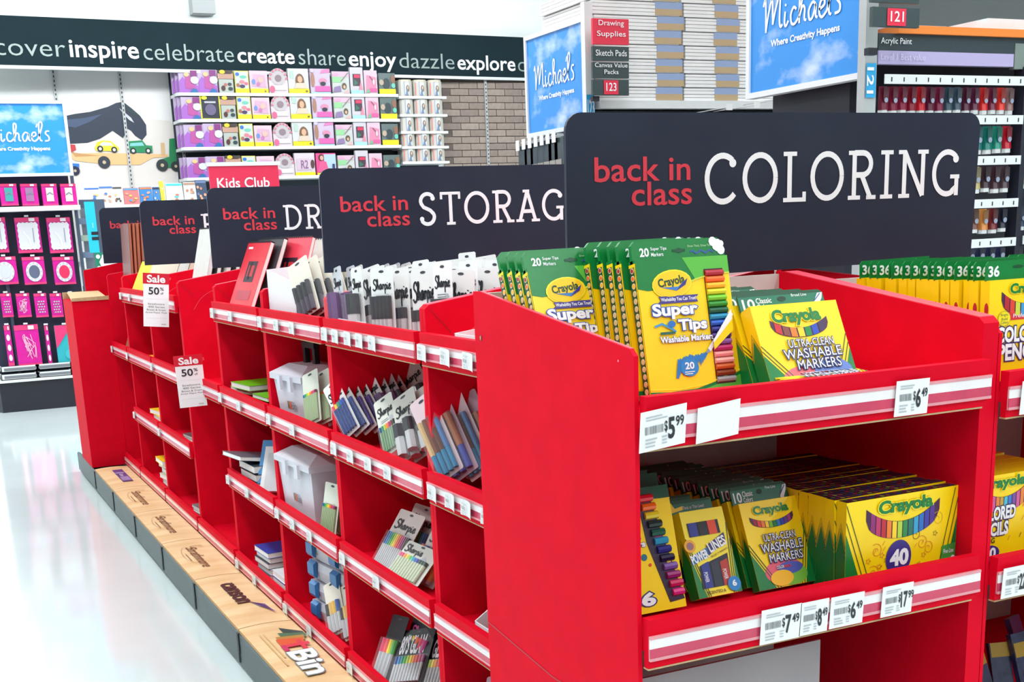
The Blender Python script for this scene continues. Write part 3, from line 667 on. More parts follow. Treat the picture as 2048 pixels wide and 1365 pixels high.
def powerlines():
    w, h, d = .092, .158, .03; t = thing('marker_box', 'x', 'marker box')
    b = MB(); b.box((0, 0, 0), (w, d, h), YEL2); side_zigzag(b, d, h)
    b.build('carton', t)
    f = MB(); f.prism([(0, h - .002), (w, h - .002), (w, h + .024), (.004, h + .026), (0, h + .02)], d - .002, d, DGRN)
    g = G(f, (0, d - .002, h)); g.rect(.001, 0, w - .001, .02, mat('tab_teal', (28, 110, 84), .35), 1); g.text('Thick or Thin Lines!', w * .3, .008, w * .8, .014, WHITE, 2); g.poly([(0, .004), (w * .3, .008), (w * .3, .015), (w * .12, .012), (w * .05, .024)], YEL, 2)
    f.build('hang_tab', t)
    p = MB(); g = G(p, (0, 0, 0)); corner_green(g, w, h, k=.5, b=.2)
    D2 = flat((30, 26, 50))
    g.rect(w * .10, h * .70, w * .82, h * .86, D2, 3); g.poly([(w * .12, h * .1), (w * .8, h * .1), (w * .86, h * .46), (w * .16, h * .36)], D2, 3)
    for x, c in ((.12, (40, 50, 140)), (.34, (26, 26, 34)), (.56, (226, 70, 40))): g.rect(w * x, h * .70, w * (x + .19), h * .86, flat(c), 4)
    for x, c in ((.18, (40, 50, 140)), (.40, (40, 44, 60)), (.62, (180, 50, 40))): g.poly([(w * x, h * .1), (w * (x + .18), h * .1), (w * (x + .2), h * .40), (w * (x + .02), h * .37)], flat(c), 4)
    g.text('POWER', w * .16, h * .20, w * .36, h * .25, WHITE, 5, .01, rot=-PI / 2); g.text('POWER', w * .6, h * .20, w * .8, h * .25, WHITE, 5, .01, rot=-PI / 2)
    g.poly([(0, h * .38), (w * .42, h * .46), (w * .42, h * .56), (0, h * .48)], flat((40, 110, 170)), 6); g.poly([(w * .42, h * .46), (w * .88, h * .60), (w * .88, h * .70), (w * .42, h * .58)], flat((50, 50, 110)), 6)
    g.text('POWER', w * .0, h * .41, w * .42, h * .52, WHITE, 7, .04, rot=.25); g.text('LINES', w * .44, h * .52, w * .88, h * .64, WHITE, 7, .03, rot=.3); g.text('PROJECT MARKERS', w * .46, h * .46, w * .9, h * .49, BLACK, 7, 0, rot=.3)
    g.ell(w * .05, h * .6, w * .13, h * .075, flat((240, 170, 40)), 6); g.ell(w * .05, h * .6, w * .08, h * .045, flat((150, 110, 120)), 7)
    g.ell(w * .84, h * .10, w * .15, h * .085, flat((30, 130, 200)), 8); g.text('6', w * .79, h * .07, w * .89, h * .145, WHITE, 9, .04)
    g.text('SCENTED &', w * .2, h * .03, w * .62, h * .065, BLACK, 7, .01)
    p.build('front_print', t)
    return t
put_stack(powerlines(), 4, 1.183, 1.722, Z2 + .014, .05, math.radians(24), 'narrow yellow project marker box with six thick markers, %s of its row', 'narrow project marker boxes', dx=-.012)
def pips():
    w, h, d = .158, .24, .03; t = thing('marker_box', 'x', 'marker box')
    b = MB(); b.box((0, 0, 0), (w, d, h * .9), YEL); b.prism([(0, h * .88), (w, h * .88), (w, h), (0, h)], d - .002, d, DGRN); b.build('carton', t)
    p = MB(); g = G(p, (0, 0, 0)); g.poly([(0, h * .84), (w, h * .80), (w, h * .9), (0, h * .9)], DGRN, 1); g.stroke([(w * .6, h * .8), (w, h * .8)], .002, YEL, 2)
    wh = flat((236, 240, 244)); pb = flat((44, 40, 110))
    g.text('squeaks', w * .1, h * .60, w * .56, h * .645, WHITE, 4, .04, outline=pb, ow=.05); g.text('washable', w * .14, h * .53, w * .55, h * .57, WHITE, 4, .04, outline=pb, ow=.05); g.text('markers', w * .18, h * .475, w * .6, h * .52, WHITE, 4, .04, outline=pb, ow=.05)
    for cx, cz, r, c in ((.56, .40, .006, (30, 110, 130)), (.62, .34, .003, (220, 60, 40)), (.78, .53, .008, (130, 30, 90)), (.86, .34, .004, (230, 180, 60)), (.72, .66, .003, (90, 20, 20)), (.4, .68, .004, (230, 150, 160))): g.ell(w * cx, h * cz, r, r, flat(c), 3, 12)
    g.text('16', w * .32, h * .05, w * .62, h * .15, WHITE, 4, .05, outline=pb, ow=.06)
    p.build('front_print', t)
    wn = MB(); wn.prism([(w * .58, h * .86), (w * .74, h * .84), (w * .99, h * .06), (w * .80, h * .05), (w * .62, h * .5)], -.0012, -.0002, flat((50, 30, 60))); win = wn.build('window', t)
    cs = [(220, 30, 50), (246, 110, 30), (230, 210, 40), (20, 50, 50), (10, 90, 70), (30, 150, 190), (30, 40, 130), (20, 20, 60), (120, 80, 160), (150, 30, 110), (200, 30, 90), (220, 40, 130)]
    for i, c in enumerate(cs):
        z = h * (.82 - .064 * i); x = w * (.60 + .022 * i)
        m = MB(); m.cyl((x, -.001, z), (min(x + w * .17, w * .985), -.001, z), h * .028, mat('big_marker_%d' % i, c, .25), n=8); m.build('marker', win)
    return t
put_stack(pips(), 4, .991, 1.712, Z2 + .01, .036, math.radians(16), 'yellow box of sixteen thick markers at the left panel, %s of its row', 'yellow boxes of sixteen markers')

def pencils36(full=True):
    w, h, d = .185, .185, .0215; t = thing('pencil_box', 'x', 'pencil box')
    b = MB(); b.box((0, 0, 0), (w, d, h), YEL); g = G(b, (0, d, 0), u=(0, -1, 0)); g.ell(d * .7, h * .72, d * .22, .012, flat((190, 40, 50)), 1)
    b.build('carton', t)
    f = MB(); f.prism([(-.002, h - .001), (w, h - .001), (w, h + .034), (.004, h + .034), (-.002, h + .028)], d * .4, d * .4 + .002, GRN); g = G(f, (0, d * .4, h))
    g.text('36', w * .02, .006, w * .17, .026, WHITE, 1, .03); g.ell(w * .42, .022, .014, .003, DGRN); g.stroke([(w * .5, .004), (w * .56, .014), (w * .6, .004), (w * .66, .016)], .001, DGRN); g.text('Pre-Sharpened', w * .5, .026, w * .8, .031, WHITE)
    f.build('hang_tab', t)
    if full:
        p = MB(); g = G(p, (0, 0, 0)); smile(g, w * .5, h * .80, w * .34, h * .17, [(180, 30, 40), (220, 60, 40), (200, 210, 60), (60, 150, 200), (40, 90, 160), (90, 60, 140), (160, 60, 120), (120, 70, 40)], 2); word_logo(g, w * .26, h * .83, w * .76, h * .96, 6)
        g.rect(w * .25, h * .6, w * .7, h * .68, flat((214, 40, 50)), 2); g.ell(w * .2, h * .62, w * .085, h * .075, flat((200, 180, 40)), 3); g.ell(w * .2, h * .62, w * .077, h * .067, YEL2, 4); g.text('Bright', w * .15, h * .64, w * .25, h * .67, flat((90, 130, 60)), 5); g.text('Bold', w * .16, h * .605, w * .24, h * .63, flat((90, 130, 60)), 5); g.text('Colors', w * .15, h * .57, w * .25, h * .6, flat((90, 130, 60)), 5)
        g.text('Preferred', w * .32, h * .62, w * .6, h * .66, WHITE, 4)
        g.text('COLORED', w * .1, h * .38, w * .82, h * .54, WHITE, 4, .04, outline=flat((60, 40, 100)), ow=.06); g.text('PENCILS', w * .13, h * .2, w * .82, h * .37, WHITE, 4, .04, outline=flat((60, 40, 100)), ow=.06)
        p.build('front_print', t)
    return t
pf = pencils36(); pl = pencils36(False)
put_stack(pf, 15, 1.772, 1.655, Z1 - .004, .0232, 0.03, 'yellow box of 36 pencils with green tab, %s in its row from the front', 'yellow boxes of 36 pencils', jit=.006, light=pl, dlift=-.004)
for i in range(4): copy_tree(pl, 'yellow pencil box with green tab at right edge behind, %s of four' % ORD[i], (1.97 + i * .008, 1.72 + .03 * i, Z1 - .006), 0, .03, 0, 'pencil boxes at the right edge')
delete_tree(pl)
def pencils100():
    w, h, d = .24, .17, .035; t = thing('pencil_box', 'yellow box of 100 coloured pencils at right edge of lower shelf', 'pencil box', (1.752, 1.66, Z2 - .007))
    b = MB(); b.box((0, 0, 0), (w, d, h), YEL); b.build('carton', t)
    p = MB(); g = G(p, (0, 0, 0)); smile(g, w * .34, h * .80, w * .30, h * .24, [(80, 190, 210), (60, 120, 200), (120, 80, 160), (210, 90, 150), (230, 130, 60), (200, 160, 60)] * 2, 2); word_logo(g, w * .08, h * .82, w * .56, h * .98, 6)
    g.text('COLORED', w * .05, h * .48, w * .47, h * .64, WHITE, 4, .04, outline=flat((60, 40, 90)), ow=.06); g.text('PENCILS', w * .02, h * .3, w * .4, h * .46, WHITE, 4, .04, outline=flat((60, 40, 90)), ow=.06)
    g.text('THE BIG', w * .04, h * .22, w * .26, h * .28, BLACK, 4, .02); g.ell(w * .2, h * .1, w * .12, h * .1, VIOL, 3); g.text('100', w * .1, h * .04, w * .28, h * .17, WHITE, 4, .04)
    for k_ in range(14):
        cx, cz = random.uniform(.35, .9), random.uniform(.1, .6); g.stroke([(w * cx, h * cz), (w * cx + .005, h * cz + .009)], .0016, flat(random.choice([(220, 80, 60), (120, 60, 60), (230, 150, 40)])), 2)
    g.poly([(w, 0), (w, h * .5), (w * .62, 0)], GRN, 2); p.build('front_print', t)
    return t
put_stack(pencils100(), 5, 1.752, 1.655, Z2 + .0005, .037, 0, 'wide yellow box of 100 coloured pencils at the right edge, %s in its row', 'wide pencil boxes', jit=.001)
for i in range(7):
    t = thing('marker_pack', 'dark clear-wrapped pack on the low right shelf, %s from the left' % NTH[i], 'pack', (1.76 + .05 * i, 1.68 + .03 * (i % 2), .602), .3 * (i % 3 - 1), 'dark wrapped packs on the low right shelf', tilt=.35)
    m = MB(); m.box((0, 0, 0), (.045, .012, .13 + .02 * (i % 3)), mat('wrap_dark', (46, 50, 84), .15, noise=.5, scale=40, spec=.9)); m.build('wrapper', t)
    m = MB(); m.box((.002, -.0012, .10), (.043, -.0002, .13), mat('header_amber', (150, 120, 30), .4)); m.build('header_card', t)
# ---------------------------------------------------------------- products in the long row (fronts face the left aisle)
R90 = -PI / 2
def place(o, x, y, z, rz=0, tilt=0, roll=0, label=None, group=None):
    o.location = (x, y, z); o.rotation_euler = (-tilt, roll, R90 + rz)
    if label: o['label'] = label
    if group: o['group'] = group
    return o
PENW = {}
def pack(w, h, pens, card=(228, 228, 226), title='Sharpie', tcol=(24, 26, 34), pen0=.08, pen1=.55, cap=.42, hole=True, capcols=None, name='marker_pack', cat='marker pack', lines=True, blister=True, barrel=None, title_box=(.1, .64, .9, .86), tint=None):
    t = thing(name, 'x', cat)
    c = MB(); cm = flat(card)
    c.prism([(.003, 0), (w - .003, 0), (w, .003), (w, h - .004), (w - .006, h), (.006, h), (0, h - .004), (0, .003)], 0, .0016, cm)
    c.build('backing_card', t)
    p = MB(); g = G(p, (0, 0, 0), eps=.0005)
    if hole: g.ell(w / 2, h * .945, min(w * .12, .012), .004, flat((60, 64, 72)), 1, 10)
    x0, z0, x1, z1 = title_box
    if title == 'Sharpie': script_word(g, 'Sharpie', w * x0, h * (z0 + .05), w * x1, h * (z1 - z0) * .62, flat(tcol), 2, .17)
    elif title: g.text(title, w * x0, h * z0, w * x1, h * z1, flat(tcol), 2, .03)
    if lines: g.lines(w * .2, h * .56, w * .7, h * .62, 2, flat((130, 132, 140)), 1); g.ell(w * .72, h * .58, w * .1, w * .1, flat((180, 182, 188)), 1, 12)
    if p.v: p.build('front_print', t)
    n = len(pens); pw = w * .86 / n; r = pw * .44
    for i, pc in enumerate(pens):
        m = MB(); x = w * .07 + pw * (i + .5); a, b = h * pen0, h * pen1; zc = a + (b - a) * (1 - cap); y = -r - .0006
        m.cyl((x, y, a), (x, y, zc), r * .9, mat('barrel_%s' % str(barrel or 'grey'), barrel or (190, 192, 194), .35) if barrel != 'same' else flat(pc), n=7)
        m.cyl((x, y, zc), (x, y, b), r, mat('cap_%d_%d_%d' % tuple(pc), pc, .3), n=7)
        m.build('marker', t)
    if blister:
        m = MB(); d_ = -2 * r - .003
        m.prism([(-.001, h * pen0 - .004), (d_, h * pen0), (d_, h * pen1), (-.001, h * pen1 + .006)], w * .04, w * .96, CLEAR, axis=0)
        m.build('blister', t)
    return t
BK = (22, 22, 30); PUR = (84, 30, 100)
RB12 = [(30, 60, 130), (30, 120, 190), (20, 140, 120), (60, 170, 60), (180, 210, 50), (250, 220, 40), (246, 140, 40), (226, 60, 60), (210, 40, 110), (150, 40, 120), (110, 60, 50), (24, 24, 30)]
ZS = [1.302, .9385, .5725, .1885]
# marker bay, top shelf
s1 = pack(.055, .2, [BK], pen0=.1, pen1=.6, cap=.6); s1b = pack(.055, .2, [PUR], pen0=.08, pen1=.58, cap=.9, card=(206, 208, 212)); s5 = pack(.105, .2, [BK] * 5, pen0=.06, pen1=.6, cap=.6, barrel=(200, 200, 204)); s2 = pack(.075, .215, [BK] * 2, card=(236, 236, 236)); s4 = pack(.105, .195, [BK, BK, (40, 40, 60), BK], pen0=.04, pen1=.42, title_box=(.06, .5, .94, .9))
k = 0
for col, (y, n, srcs, rzz, rl) in enumerate(((3.755, 9, [s1b, s1b, s1, s1], .25, -.20), (3.60, 8, [s1, s4, s1], .3, -.12), (3.42, 10, [s5, s4, s4, s2], .35, -.05), (3.25, 12, [s4, s2, s5], .3, -.03), (3.12, 10, [s2, s4], .3, 0))):
    for i in range(n):
        x = 1.215 + .040 * i + random.uniform(-.004, .004) + (.06 if col in (3, 4) else 0)
        o = copy_tree(srcs[i % len(srcs)]); k += 1
        place(o, x, y + random.uniform(-.01, .01), ZS[0] + (.02 if i > 4 and col > 1 else .004), rzz + random.uniform(-.08, .08), .05 + random.uniform(-.03, .05), rl + random.uniform(-.06, .03),
              'black marker pack on top shelf, %s column, %s from the aisle' % (['leftmost', 'second', 'middle', 'fourth', 'rightmost'][col], ORD[i] if i else 'nearest'), 'marker packs on the top shelf')
tr = thing('cardboard_tray', 'white cardboard tray under the black marker packs on the top shelf', 'tray', (1.2, 3.76, ZS[0]), R90)
m = MB(); m.prism([(0, 0), (.003, 0), (.003, .05), (0, .03)], .0, .3, WHITEBOARD, axis=0); m.prism([(0, 0), (.2, 0), (.2, .08), (0, .03)], .3, .303, WHITEBOARD, axis=0); m.build('tray_wall', tr)
# marker bay, second shelf: packs slumped to the left
BL = [(24, 40, 110), (30, 110, 180), (40, 60, 160)]
c1 = pack(.07, .2, [(226, 60, 90), (246, 200, 60), (40, 150, 120), (30, 90, 180), (40, 60, 150)], barrel=(30, 60, 130), cap=.15, pen0=.05, pen1=.6)
c2 = pack(.06, .2, [(200, 90, 160), (90, 180, 220), (110, 60, 180), (80, 40, 150)], barrel=(70, 40, 140), cap=.18, pen0=.05, pen1=.6)
c3 = pack(.1, .21, [BK, BK], pen0=.02, pen1=.5, card=(206, 204, 196)); c4 = pack(.17, .21, [BK] * 3, pen0=.02, pen1=.45, card=(200, 194, 184), title_box=(.08, .5, .95, .95))
for i in range(13):
    src = [c1, c1, c2, c2, c2, s1b, s1b, s1, c3, c3, c4, c3, c3][i]
    place(copy_tree(src), 1.20 + .031 * i, 3.72 - .004 * i, ZS[1] + .03 + .003 * i, .75 + random.uniform(-.05, .05), .35, -.62 - random.uniform(0, .08),
          'slumped %s marker pack, second shelf, %s from the left' % (('rainbow' if i < 2 else 'purple' if i < 5 else 'black'), NTH[i]), 'slumped marker packs on the second shelf')
c5 = pack(.08, .19, RB12[::2] + [BK], pen0=.05, pen1=.5, cap=.2, barrel=(120, 160, 120), card=(214, 216, 206))
for i, (src, x, y, rz_) in enumerate(((c5, 1.205, 3.38, .6), (c3, 1.215, 3.26, .55), (c3, 1.245, 3.24, .6), (s2, 1.27, 3.30, .7), (c3, 1.3, 3.25, .6), (s5, 1.33, 3.28, .6), (c3, 1.36, 3.26, .6))):
    place(copy_tree(src), x, y, ZS[1] + .02, rz_, .45, -.55, '%s marker pack slumped at second shelf right end, %s from aisle' % ('rainbow' if i == 0 else 'black', ORD[i] if i else 'nearest'), 'slumped marker packs on the second shelf')
# third shelf: twelve packs leaning back
r12 = pack(.165, .205, RB12, pen0=.04, pen1=.60, cap=.38, card=(214, 206, 200)); r12b = pack(.165, .205, RB12[::-1], pen0=.04, pen1=.60, cap=.38, card=(196, 186, 180)); rr = pack(.15, .19, [(210, 90, 60), (60, 60, 130), (120, 40, 60), (230, 130, 40), (240, 200, 40)], pen0=.04, pen1=.6, cap=.9, card=(210, 204, 200))
for i, (src, x, y, tl, rz_) in enumerate(((r12, 1.215, 3.60, .62, .12), (r12b, 1.285, 3.60, .5, .12), (r12b, 1.35, 3.58, .42, .12), (rr, 1.26, 3.38, .55, .1), (rr, 1.32, 3.36, .45, .1))):
    place(copy_tree(src), x, y, ZS[2] + .004, rz_, tl, 0, 'pack of %s markers leaning back on the third shelf, %s from the aisle' % ('twelve rainbow' if i < 3 else 'orange and red', ['nearest', 'second', 'third', 'first', 'last'][i]), 'marker packs on the third shelf')
c6 = pack(.2, .12, [(226, 90, 140), (210, 60, 120), (240, 150, 60), (246, 210, 70), (120, 200, 80), (60, 190, 180), (60, 120, 200), (50, 70, 170), (30, 60, 60), (20, 70, 50), (24, 60, 40)], pen0=.03, pen1=.62, cap=.18, barrel=(190, 200, 170), card=(216, 216, 206), title_box=(.05, .66, .6, .95))
place(c6, 1.196, 3.40, ZS[2] + .03, .1, .75, 0, 'colourful fine marker pack lying in front on the third shelf', 'marker packs on the third shelf')
# fourth shelf
N8 = [(226, 60, 110), (240, 90, 90), (250, 220, 60), (80, 180, 80)]; N9 = [(30, 90, 160), (60, 170, 90), (240, 200, 50), (240, 110, 50), (230, 50, 90), (200, 60, 140)]
d1 = pack(.1, .22, N8, pen0=.02, pen1=.62, cap=.35, card=(30, 30, 36), title=None, lines=False); d2 = pack(.15, .23, N9, pen0=.02, pen1=.7, cap=.35, card=(26, 24, 34), title='Sharpie', tcol=(220, 90, 150))
place(d1, 1.20, 3.62, ZS[3], .2, .5, -.1, 'neon marker pack on black card at the left of the lowest shelf', 'marker packs on the lowest shelf')
place(d2, 1.25, 3.56, ZS[3], .15, .45, -.05, 'pack of six neon markers on black card on the lowest shelf', 'marker packs on the lowest shelf')
gl = pack(.15, .2, RB12[:10], pen0=.05, pen1=.5, cap=.3, card=(28, 28, 34), title="80'S GLAM", tcol=(236, 236, 240), lines=False, title_box=(.08, .55, .8, .9))
for i in range(6): place(copy_tree(gl) if i else gl, 1.197 + .045 * i, 3.48 - .075 * i, ZS[3] + .015, .5, .75, -.25, "clear box of markers titled 80's glam on the lowest shelf, %s of six" % ORD[i], 'marker packs on the lowest shelf')
for s in (s1, s1b, s5, s2, s4, c1, c2, c3, c4, c5, r12, r12b, rr): delete_tree(s)

# brush bay
tb = thing('cardboard_tray', 'empty white cardboard tray on the top shelf behind the end panel', 'tray', (1.2, 2.80, ZS[0]), R90)
m = MB(); m.prism([(0, 0), (.3, 0), (.3, .09), (0, .055)], .0, .003, WHITEBOARD, axis=0); m.box((0, 0, 0), (.3, .003, .055), WHITEBOARD); m.build('tray_wall', tb)
tb2 = thing('cardboard_tray', 'white cardboard carton on the third shelf behind the end panel', 'tray', (1.2, 2.76, ZS[2]), R90)
m = MB(); m.prism([(0, 0), (.3, 0), (.3, .14), (.14, .14), (0, .05)], .0, .003, WHITEBOARD, axis=0); m.box((0, 0, 0), (.3, .003, .05), WHITEBOARD); m.box((.06, .02, .04), (.18, .14, .05), PACK); m.build('tray_wall', tb2)
BRC = [(205, 170, 120), (110, 60, 40), (96, 50, 36), (70, 110, 160)]
bp = pack(.085, .24, BRC, pen0=.04, pen1=.72, cap=.62, barrel=(40, 120, 160), card=(214, 190, 196), title=None, lines=False); bp2 = pack(.085, .24, [(110, 60, 40), (96, 50, 36), (150, 90, 60)], pen0=.04, pen1=.72, cap=.6, barrel=(60, 70, 150), card=(190, 160, 176), title=None, lines=False)
for i in range(8):
    place(copy_tree([bp, bp2][i % 2]), 1.197 + .034 * i, 2.925 - .02 * i, ZS[1] + .02, .6, .25, -.60, 'shiny wrapped brush set on the second shelf, %s from the aisle' % (ORD[i] if i else 'nearest'), 'brush sets on the second shelf')
for i in range(6):
    place(copy_tree(bp2), 1.20 + .04 * i, 2.84 - .03 * i, ZS[3] + .006, .3, .5, -.2, 'wrapped brush set on the lowest shelf, %s from the aisle' % (ORD[i] if i else 'nearest'), 'brush sets on the lowest shelf')
delete_tree(bp); delete_tree(bp2)

# tool box bay
wb = thing('white_carton', 'open white carton with pink hem standing on the top shelf', 'carton', (1.21, 4.56, ZS[0]), R90)
m = MB(); m.prism([(0, 0), (.36, 0), (.36, .15), (.0, .19)], .0, .003, WHITEBOARD, axis=1); m.prism([(0, 0), (.3, 0), (.3, .21), (0, .15)], .357, .36, WHITEBOARD, axis=0); m.prism([(0, 0), (.3, 0), (.3, .21), (0, .19)], 0, .003, WHITEBOARD, axis=0); m.box((0, .297, 0), (.36, .3, .2), WHITEBOARD); m.build('carton_wall', wb)
bt = pack(.1, .21, [BK] * 4, pen0=.02, pen1=.55, cap=.5, barrel=(60, 50, 70), card=(226, 220, 206), title=None, lines=False)
for i in range(7):
    place(copy_tree(bt) if i else bt, 1.20 + .035 * i, 4.13 - .005 * i, ZS[0] + .02, .6, .3, -.48, 'pack of black handled brushes on the top shelf, %s from the aisle' % (ORD[i] if i else 'nearest'), 'brush packs on the top shelf')
st_ = thing('paper_pad', 'striped green and orange pad behind the marker packs', 'pad', (1.30, 3.9, ZS[0]), R90 + .5)
m = MB(); 
for i, c in enumerate(((70, 170, 130), (250, 220, 150), (240, 130, 60), (250, 170, 130))): m.box((.02 * i, 0, 0), (.02 * i + .02, .01, .19), flat(c))
m.build('cover', st_)
def toolbox(w, h, d, label, loc, rz, handle_up):
    t = thing('tool_box', label, 'tool box', loc, rz, 'frosted tool boxes')
    m = MB(); b = .02
    lo = [(b, b * .6, 0), (w - b, b * .6, 0), (w - b, d - b * .6, 0), (b, d - b * .6, 0)]; hi = [(0, 0, h), (w, 0, h), (w, d, h), (0, d, h)]
    m.add(lo + hi, [(0, 3, 2, 1), (0, 1, 5, 4), (1, 2, 6, 5), (2, 3, 7, 6), (3, 0, 4, 7), (4, 5, 6, 7)], FROST); m.build('tub', t)
    m = MB(); o = .012; e = .055
    A = [(-o, -o, h), (w + o, -o, h), (w + o, d + o, h), (-o, d + o, h)]; B_ = [(x, y, h + .022) for x, y, _ in A]; q = .045; Cc = [(q, q, h + e), (w - q, q, h + e), (w - q, d - q, h + e), (q, d - q, h + e)]
    m.add(A + B_ + Cc, [(0, 3, 2, 1), (0, 1, 5, 4), (1, 2, 6, 5), (2, 3, 7, 6), (3, 0, 4, 7), (4, 5, 9, 8), (5, 6, 10, 9), (6, 7, 11, 10), (7, 4, 8, 11), (8, 9, 10, 11)], FROST); m.build('lid', t)
    m = MB(); a = w * .34; c = w * .66; yy = d / 2; top = h + e + (.06 if handle_up else .012); dy = 0 if handle_up else -.05
    m.box((a - .011, yy - .01, h + e - .01), (a + .011, yy + .01, top), BLACK); m.box((c - .011, yy - .01, h + e - .01), (c + .011, yy + .01, top), BLACK); m.box((a - .011, yy - .012, top - .004), (c + .011, yy + .012, top + .018), BLACK); m.build('handle', t)
    MB().box((w * .3, -.022, h - .035), (w * .4, -.012, h + .018), FROST).build('latch', t); MB().box((w * .66, -.022, h - .035), (w * .76, -.012, h + .018), FROST).build('latch', t)
    m = MB(); g = G(m, (0, .0055, h * .38), v=(0, -.07, 1)); x = w * .38
    for i, c in enumerate(((60, 110, 90), (170, 110, 60), (220, 80, 60))): g.rect(x + .012 * i, -.01, x + .012 * i + .011, .018, flat(c))
    g.text('Bin', x + .038, -.012, x + .078, .02, flat((120, 124, 134)), 1, .03, outline=WHITE, ow=.04); m.build('printed_logo', t)
    return t
toolbox(.27, .155, .2, 'frosted plastic tool box with raised black handle on the second shelf', (1.20, 4.545, ZS[1]), R90 + .12, True)
toolbox(.36, .205, .21, 'larger frosted tool box with lowered black handle on the third shelf', (1.195, 4.57, ZS[2]), R90 + .06, False)
cp = pack(.1, .19, [(40, 110, 160), (40, 160, 110), (150, 200, 60), (246, 220, 70), (240, 140, 60), (220, 70, 90), (200, 70, 130), (110, 40, 60)], pen0=.05, pen1=.6, cap=.1, barrel=(160, 180, 140), card=(216, 220, 206), title=None, lines=True, blister=False)
for i in range(6): place(copy_tree(cp), 1.20 + .036 * i, 4.17 - .018 * i, ZS[1] + .012, .35, .25, -.35, 'coloured pencil pack beside second shelf tool box, %s from the aisle' % (ORD[i] if i else 'nearest'), 'coloured pencil packs')
for i in range(5): place(copy_tree(cp), 1.20 + .05 * i, 4.10 - .01 * i, ZS[2] + .004, .25, .2, .02, 'coloured pencil pack beside the larger tool box, %s from the aisle' % (ORD[i] if i else 'nearest'), 'coloured pencil packs')
delete_tree(cp)
def latchbox(label, z, dy=0):
    t = thing('storage_box', label, 'storage box', (1.225, 4.37 + dy, z), R90 + .12, 'clear boxes with blue latches')
    w, d, h = .31, .22, .072; m = MB()
    for (r0, z0, r1, z1) in ((.012, 0, .0, h * .6), (.0, h * .6, .004, h)):
        a = [(r0, r0, z0), (w - r0, r0, z0), (w - r0, d - r0, z0), (r0, d - r0, z0)]; b = [(r1, r1, z1), (w - r1, r1, z1), (w - r1, d - r1, z1), (r1, d - r1, z1)]
        m.add(a + b, [(0, 1, 5, 4), (1, 2, 6, 5), (2, 3, 7, 6), (3, 0, 4, 7)] + ([(0, 3, 2, 1)] if z0 == 0 else [(4, 5, 6, 7)]), FROST)
    m.build('tub', t)
    for x in (.03, w - .08): MB().prism([(-.012, h * .25), (-.018, h * .4), (-.018, h * .95), (-.002, h * 1.1), (-.002, h * .2)], x, x + .055, BLUELATCH, axis=0).build('latch', t)
    MB().prism([(h * .3, .04), (h * .9, .04), (h, .09), (h * .3, .09)], w, w + .014, BLUELATCH, axis=0).build('latch', t) if False else MB().box((w, .07, h * .3), (w + .014, .12, h * 1.05), BLUELATCH).build('latch', t)
    MB().box((w * .3, d * .3, .01), (w * .5, d * .6, .05), flat((120, 90, 120))).build('filling', t)
    return t
for i in range(4): latchbox('clear storage box with blue latches, %s in the stack on the lowest shelf' % ['bottom one', 'second from bottom', 'third from bottom', 'top one'][i], ZS[3] + .001 + .0795 * i, [0, .0, .0, .0][i])
pb_ = pack(.09, .2, [(60, 60, 60), (220, 180, 110), (230, 180, 60), (50, 90, 160)], pen0=.04, pen1=.6, cap=.4, card=(226, 220, 206), title=None, lines=False)
for i in range(3): place(copy_tree(pb_), 1.2 + .03 * i, 4.06 - .07 * i, ZS[3] + .01, .5, .35, -.5, 'wrapped brush pack leaning in front of the latched boxes, %s from the left' % NTH[i], 'brush packs by the latched boxes')
delete_tree(pb_)

# pads and books
def pad(w, l, t_, cover, label, loc, rz=0, tilt=0, roll=0, edge=(236, 236, 232), art=None, bind='spiral', name='paper_pad', cat='pad', group=None):
    """lies flat: x along front, y back, z up"""
    o = thing(name, label, cat, loc, R90 + rz, group, tilt, roll); cm = mat('cover_%d_%d_%d' % tuple(cover), cover, .35, noise=.04, scale=30)
    MB().box((.002, .002, .0015), (w - .002, l - .002, t_ - .0015), flat(edge)).build('pages', o)
    c = MB(); c.box((0, 0, t_ - .0015), (w, l, t_), cm); c.box((0, 0, 0), (w, l, .0015), cm); c.build('cover', o)
    if art:
        p = MB(); art(G(p, (0, 0, t_), v=(0, 1, 0), eps=.0006), w, l); p.build('cover_print', o)
    if bind == 'spiral':
        s = MB(); n = int(w / .012)
        for i in range(n): s.box((.006 + i * .012, l - .004, -.001), (.011 + i * .012, l + .004, t_ + .002), DARK)
        s.build('spiral', o)['kind'] = 'stuff'
    return o
def art_red(g, w, l):
    g.rect(w * .3, l * .42, w * .72, l * .72, flat((50, 24, 40))); g.rect(w * .38, l * .5, w * .64, l * .66, flat((190, 40, 50)), 2); g.rect(w * .44, l * .46, w * .5, l * .7, BLACK, 3); g.rect(w * .2, l * .16, w * .8, l * .30, flat((190, 60, 80)))
    g.rect(w * .1, l * .9, w * .3, l * .93, WHITE)
PADG = 'pads on the upper shelf'
stand = math.radians(76)
def upright(w, l, t_, cover, label, x, y, z, rz, lean, art=None, roll=0, **kw):
    """stands on its long edge, cover facing the front, leaning back"""
    return pad(w, l, t_, cover, label, (x, y, z), rz, -(PI / 2 - lean), roll, art=art, **kw)
upright(.23, .30, .018, (226, 30, 50), 'red cover sketch pad standing on the top shelf, nearest the aisle', 1.225, 5.24, ZS[0] + .008, .15, .42, art_red, roll=.0)
upright(.23, .31, .018, (228, 60, 80), 'pink red pad with black marker print, second on the top shelf', 1.33, 5.10, ZS[0] + .008, .40, .38, art_red)
upright(.23, .31, .02, (70, 70, 74), 'dark spiral pad between the red pads on the top shelf', 1.27, 5.22, ZS[0] + .008, .2, .40)
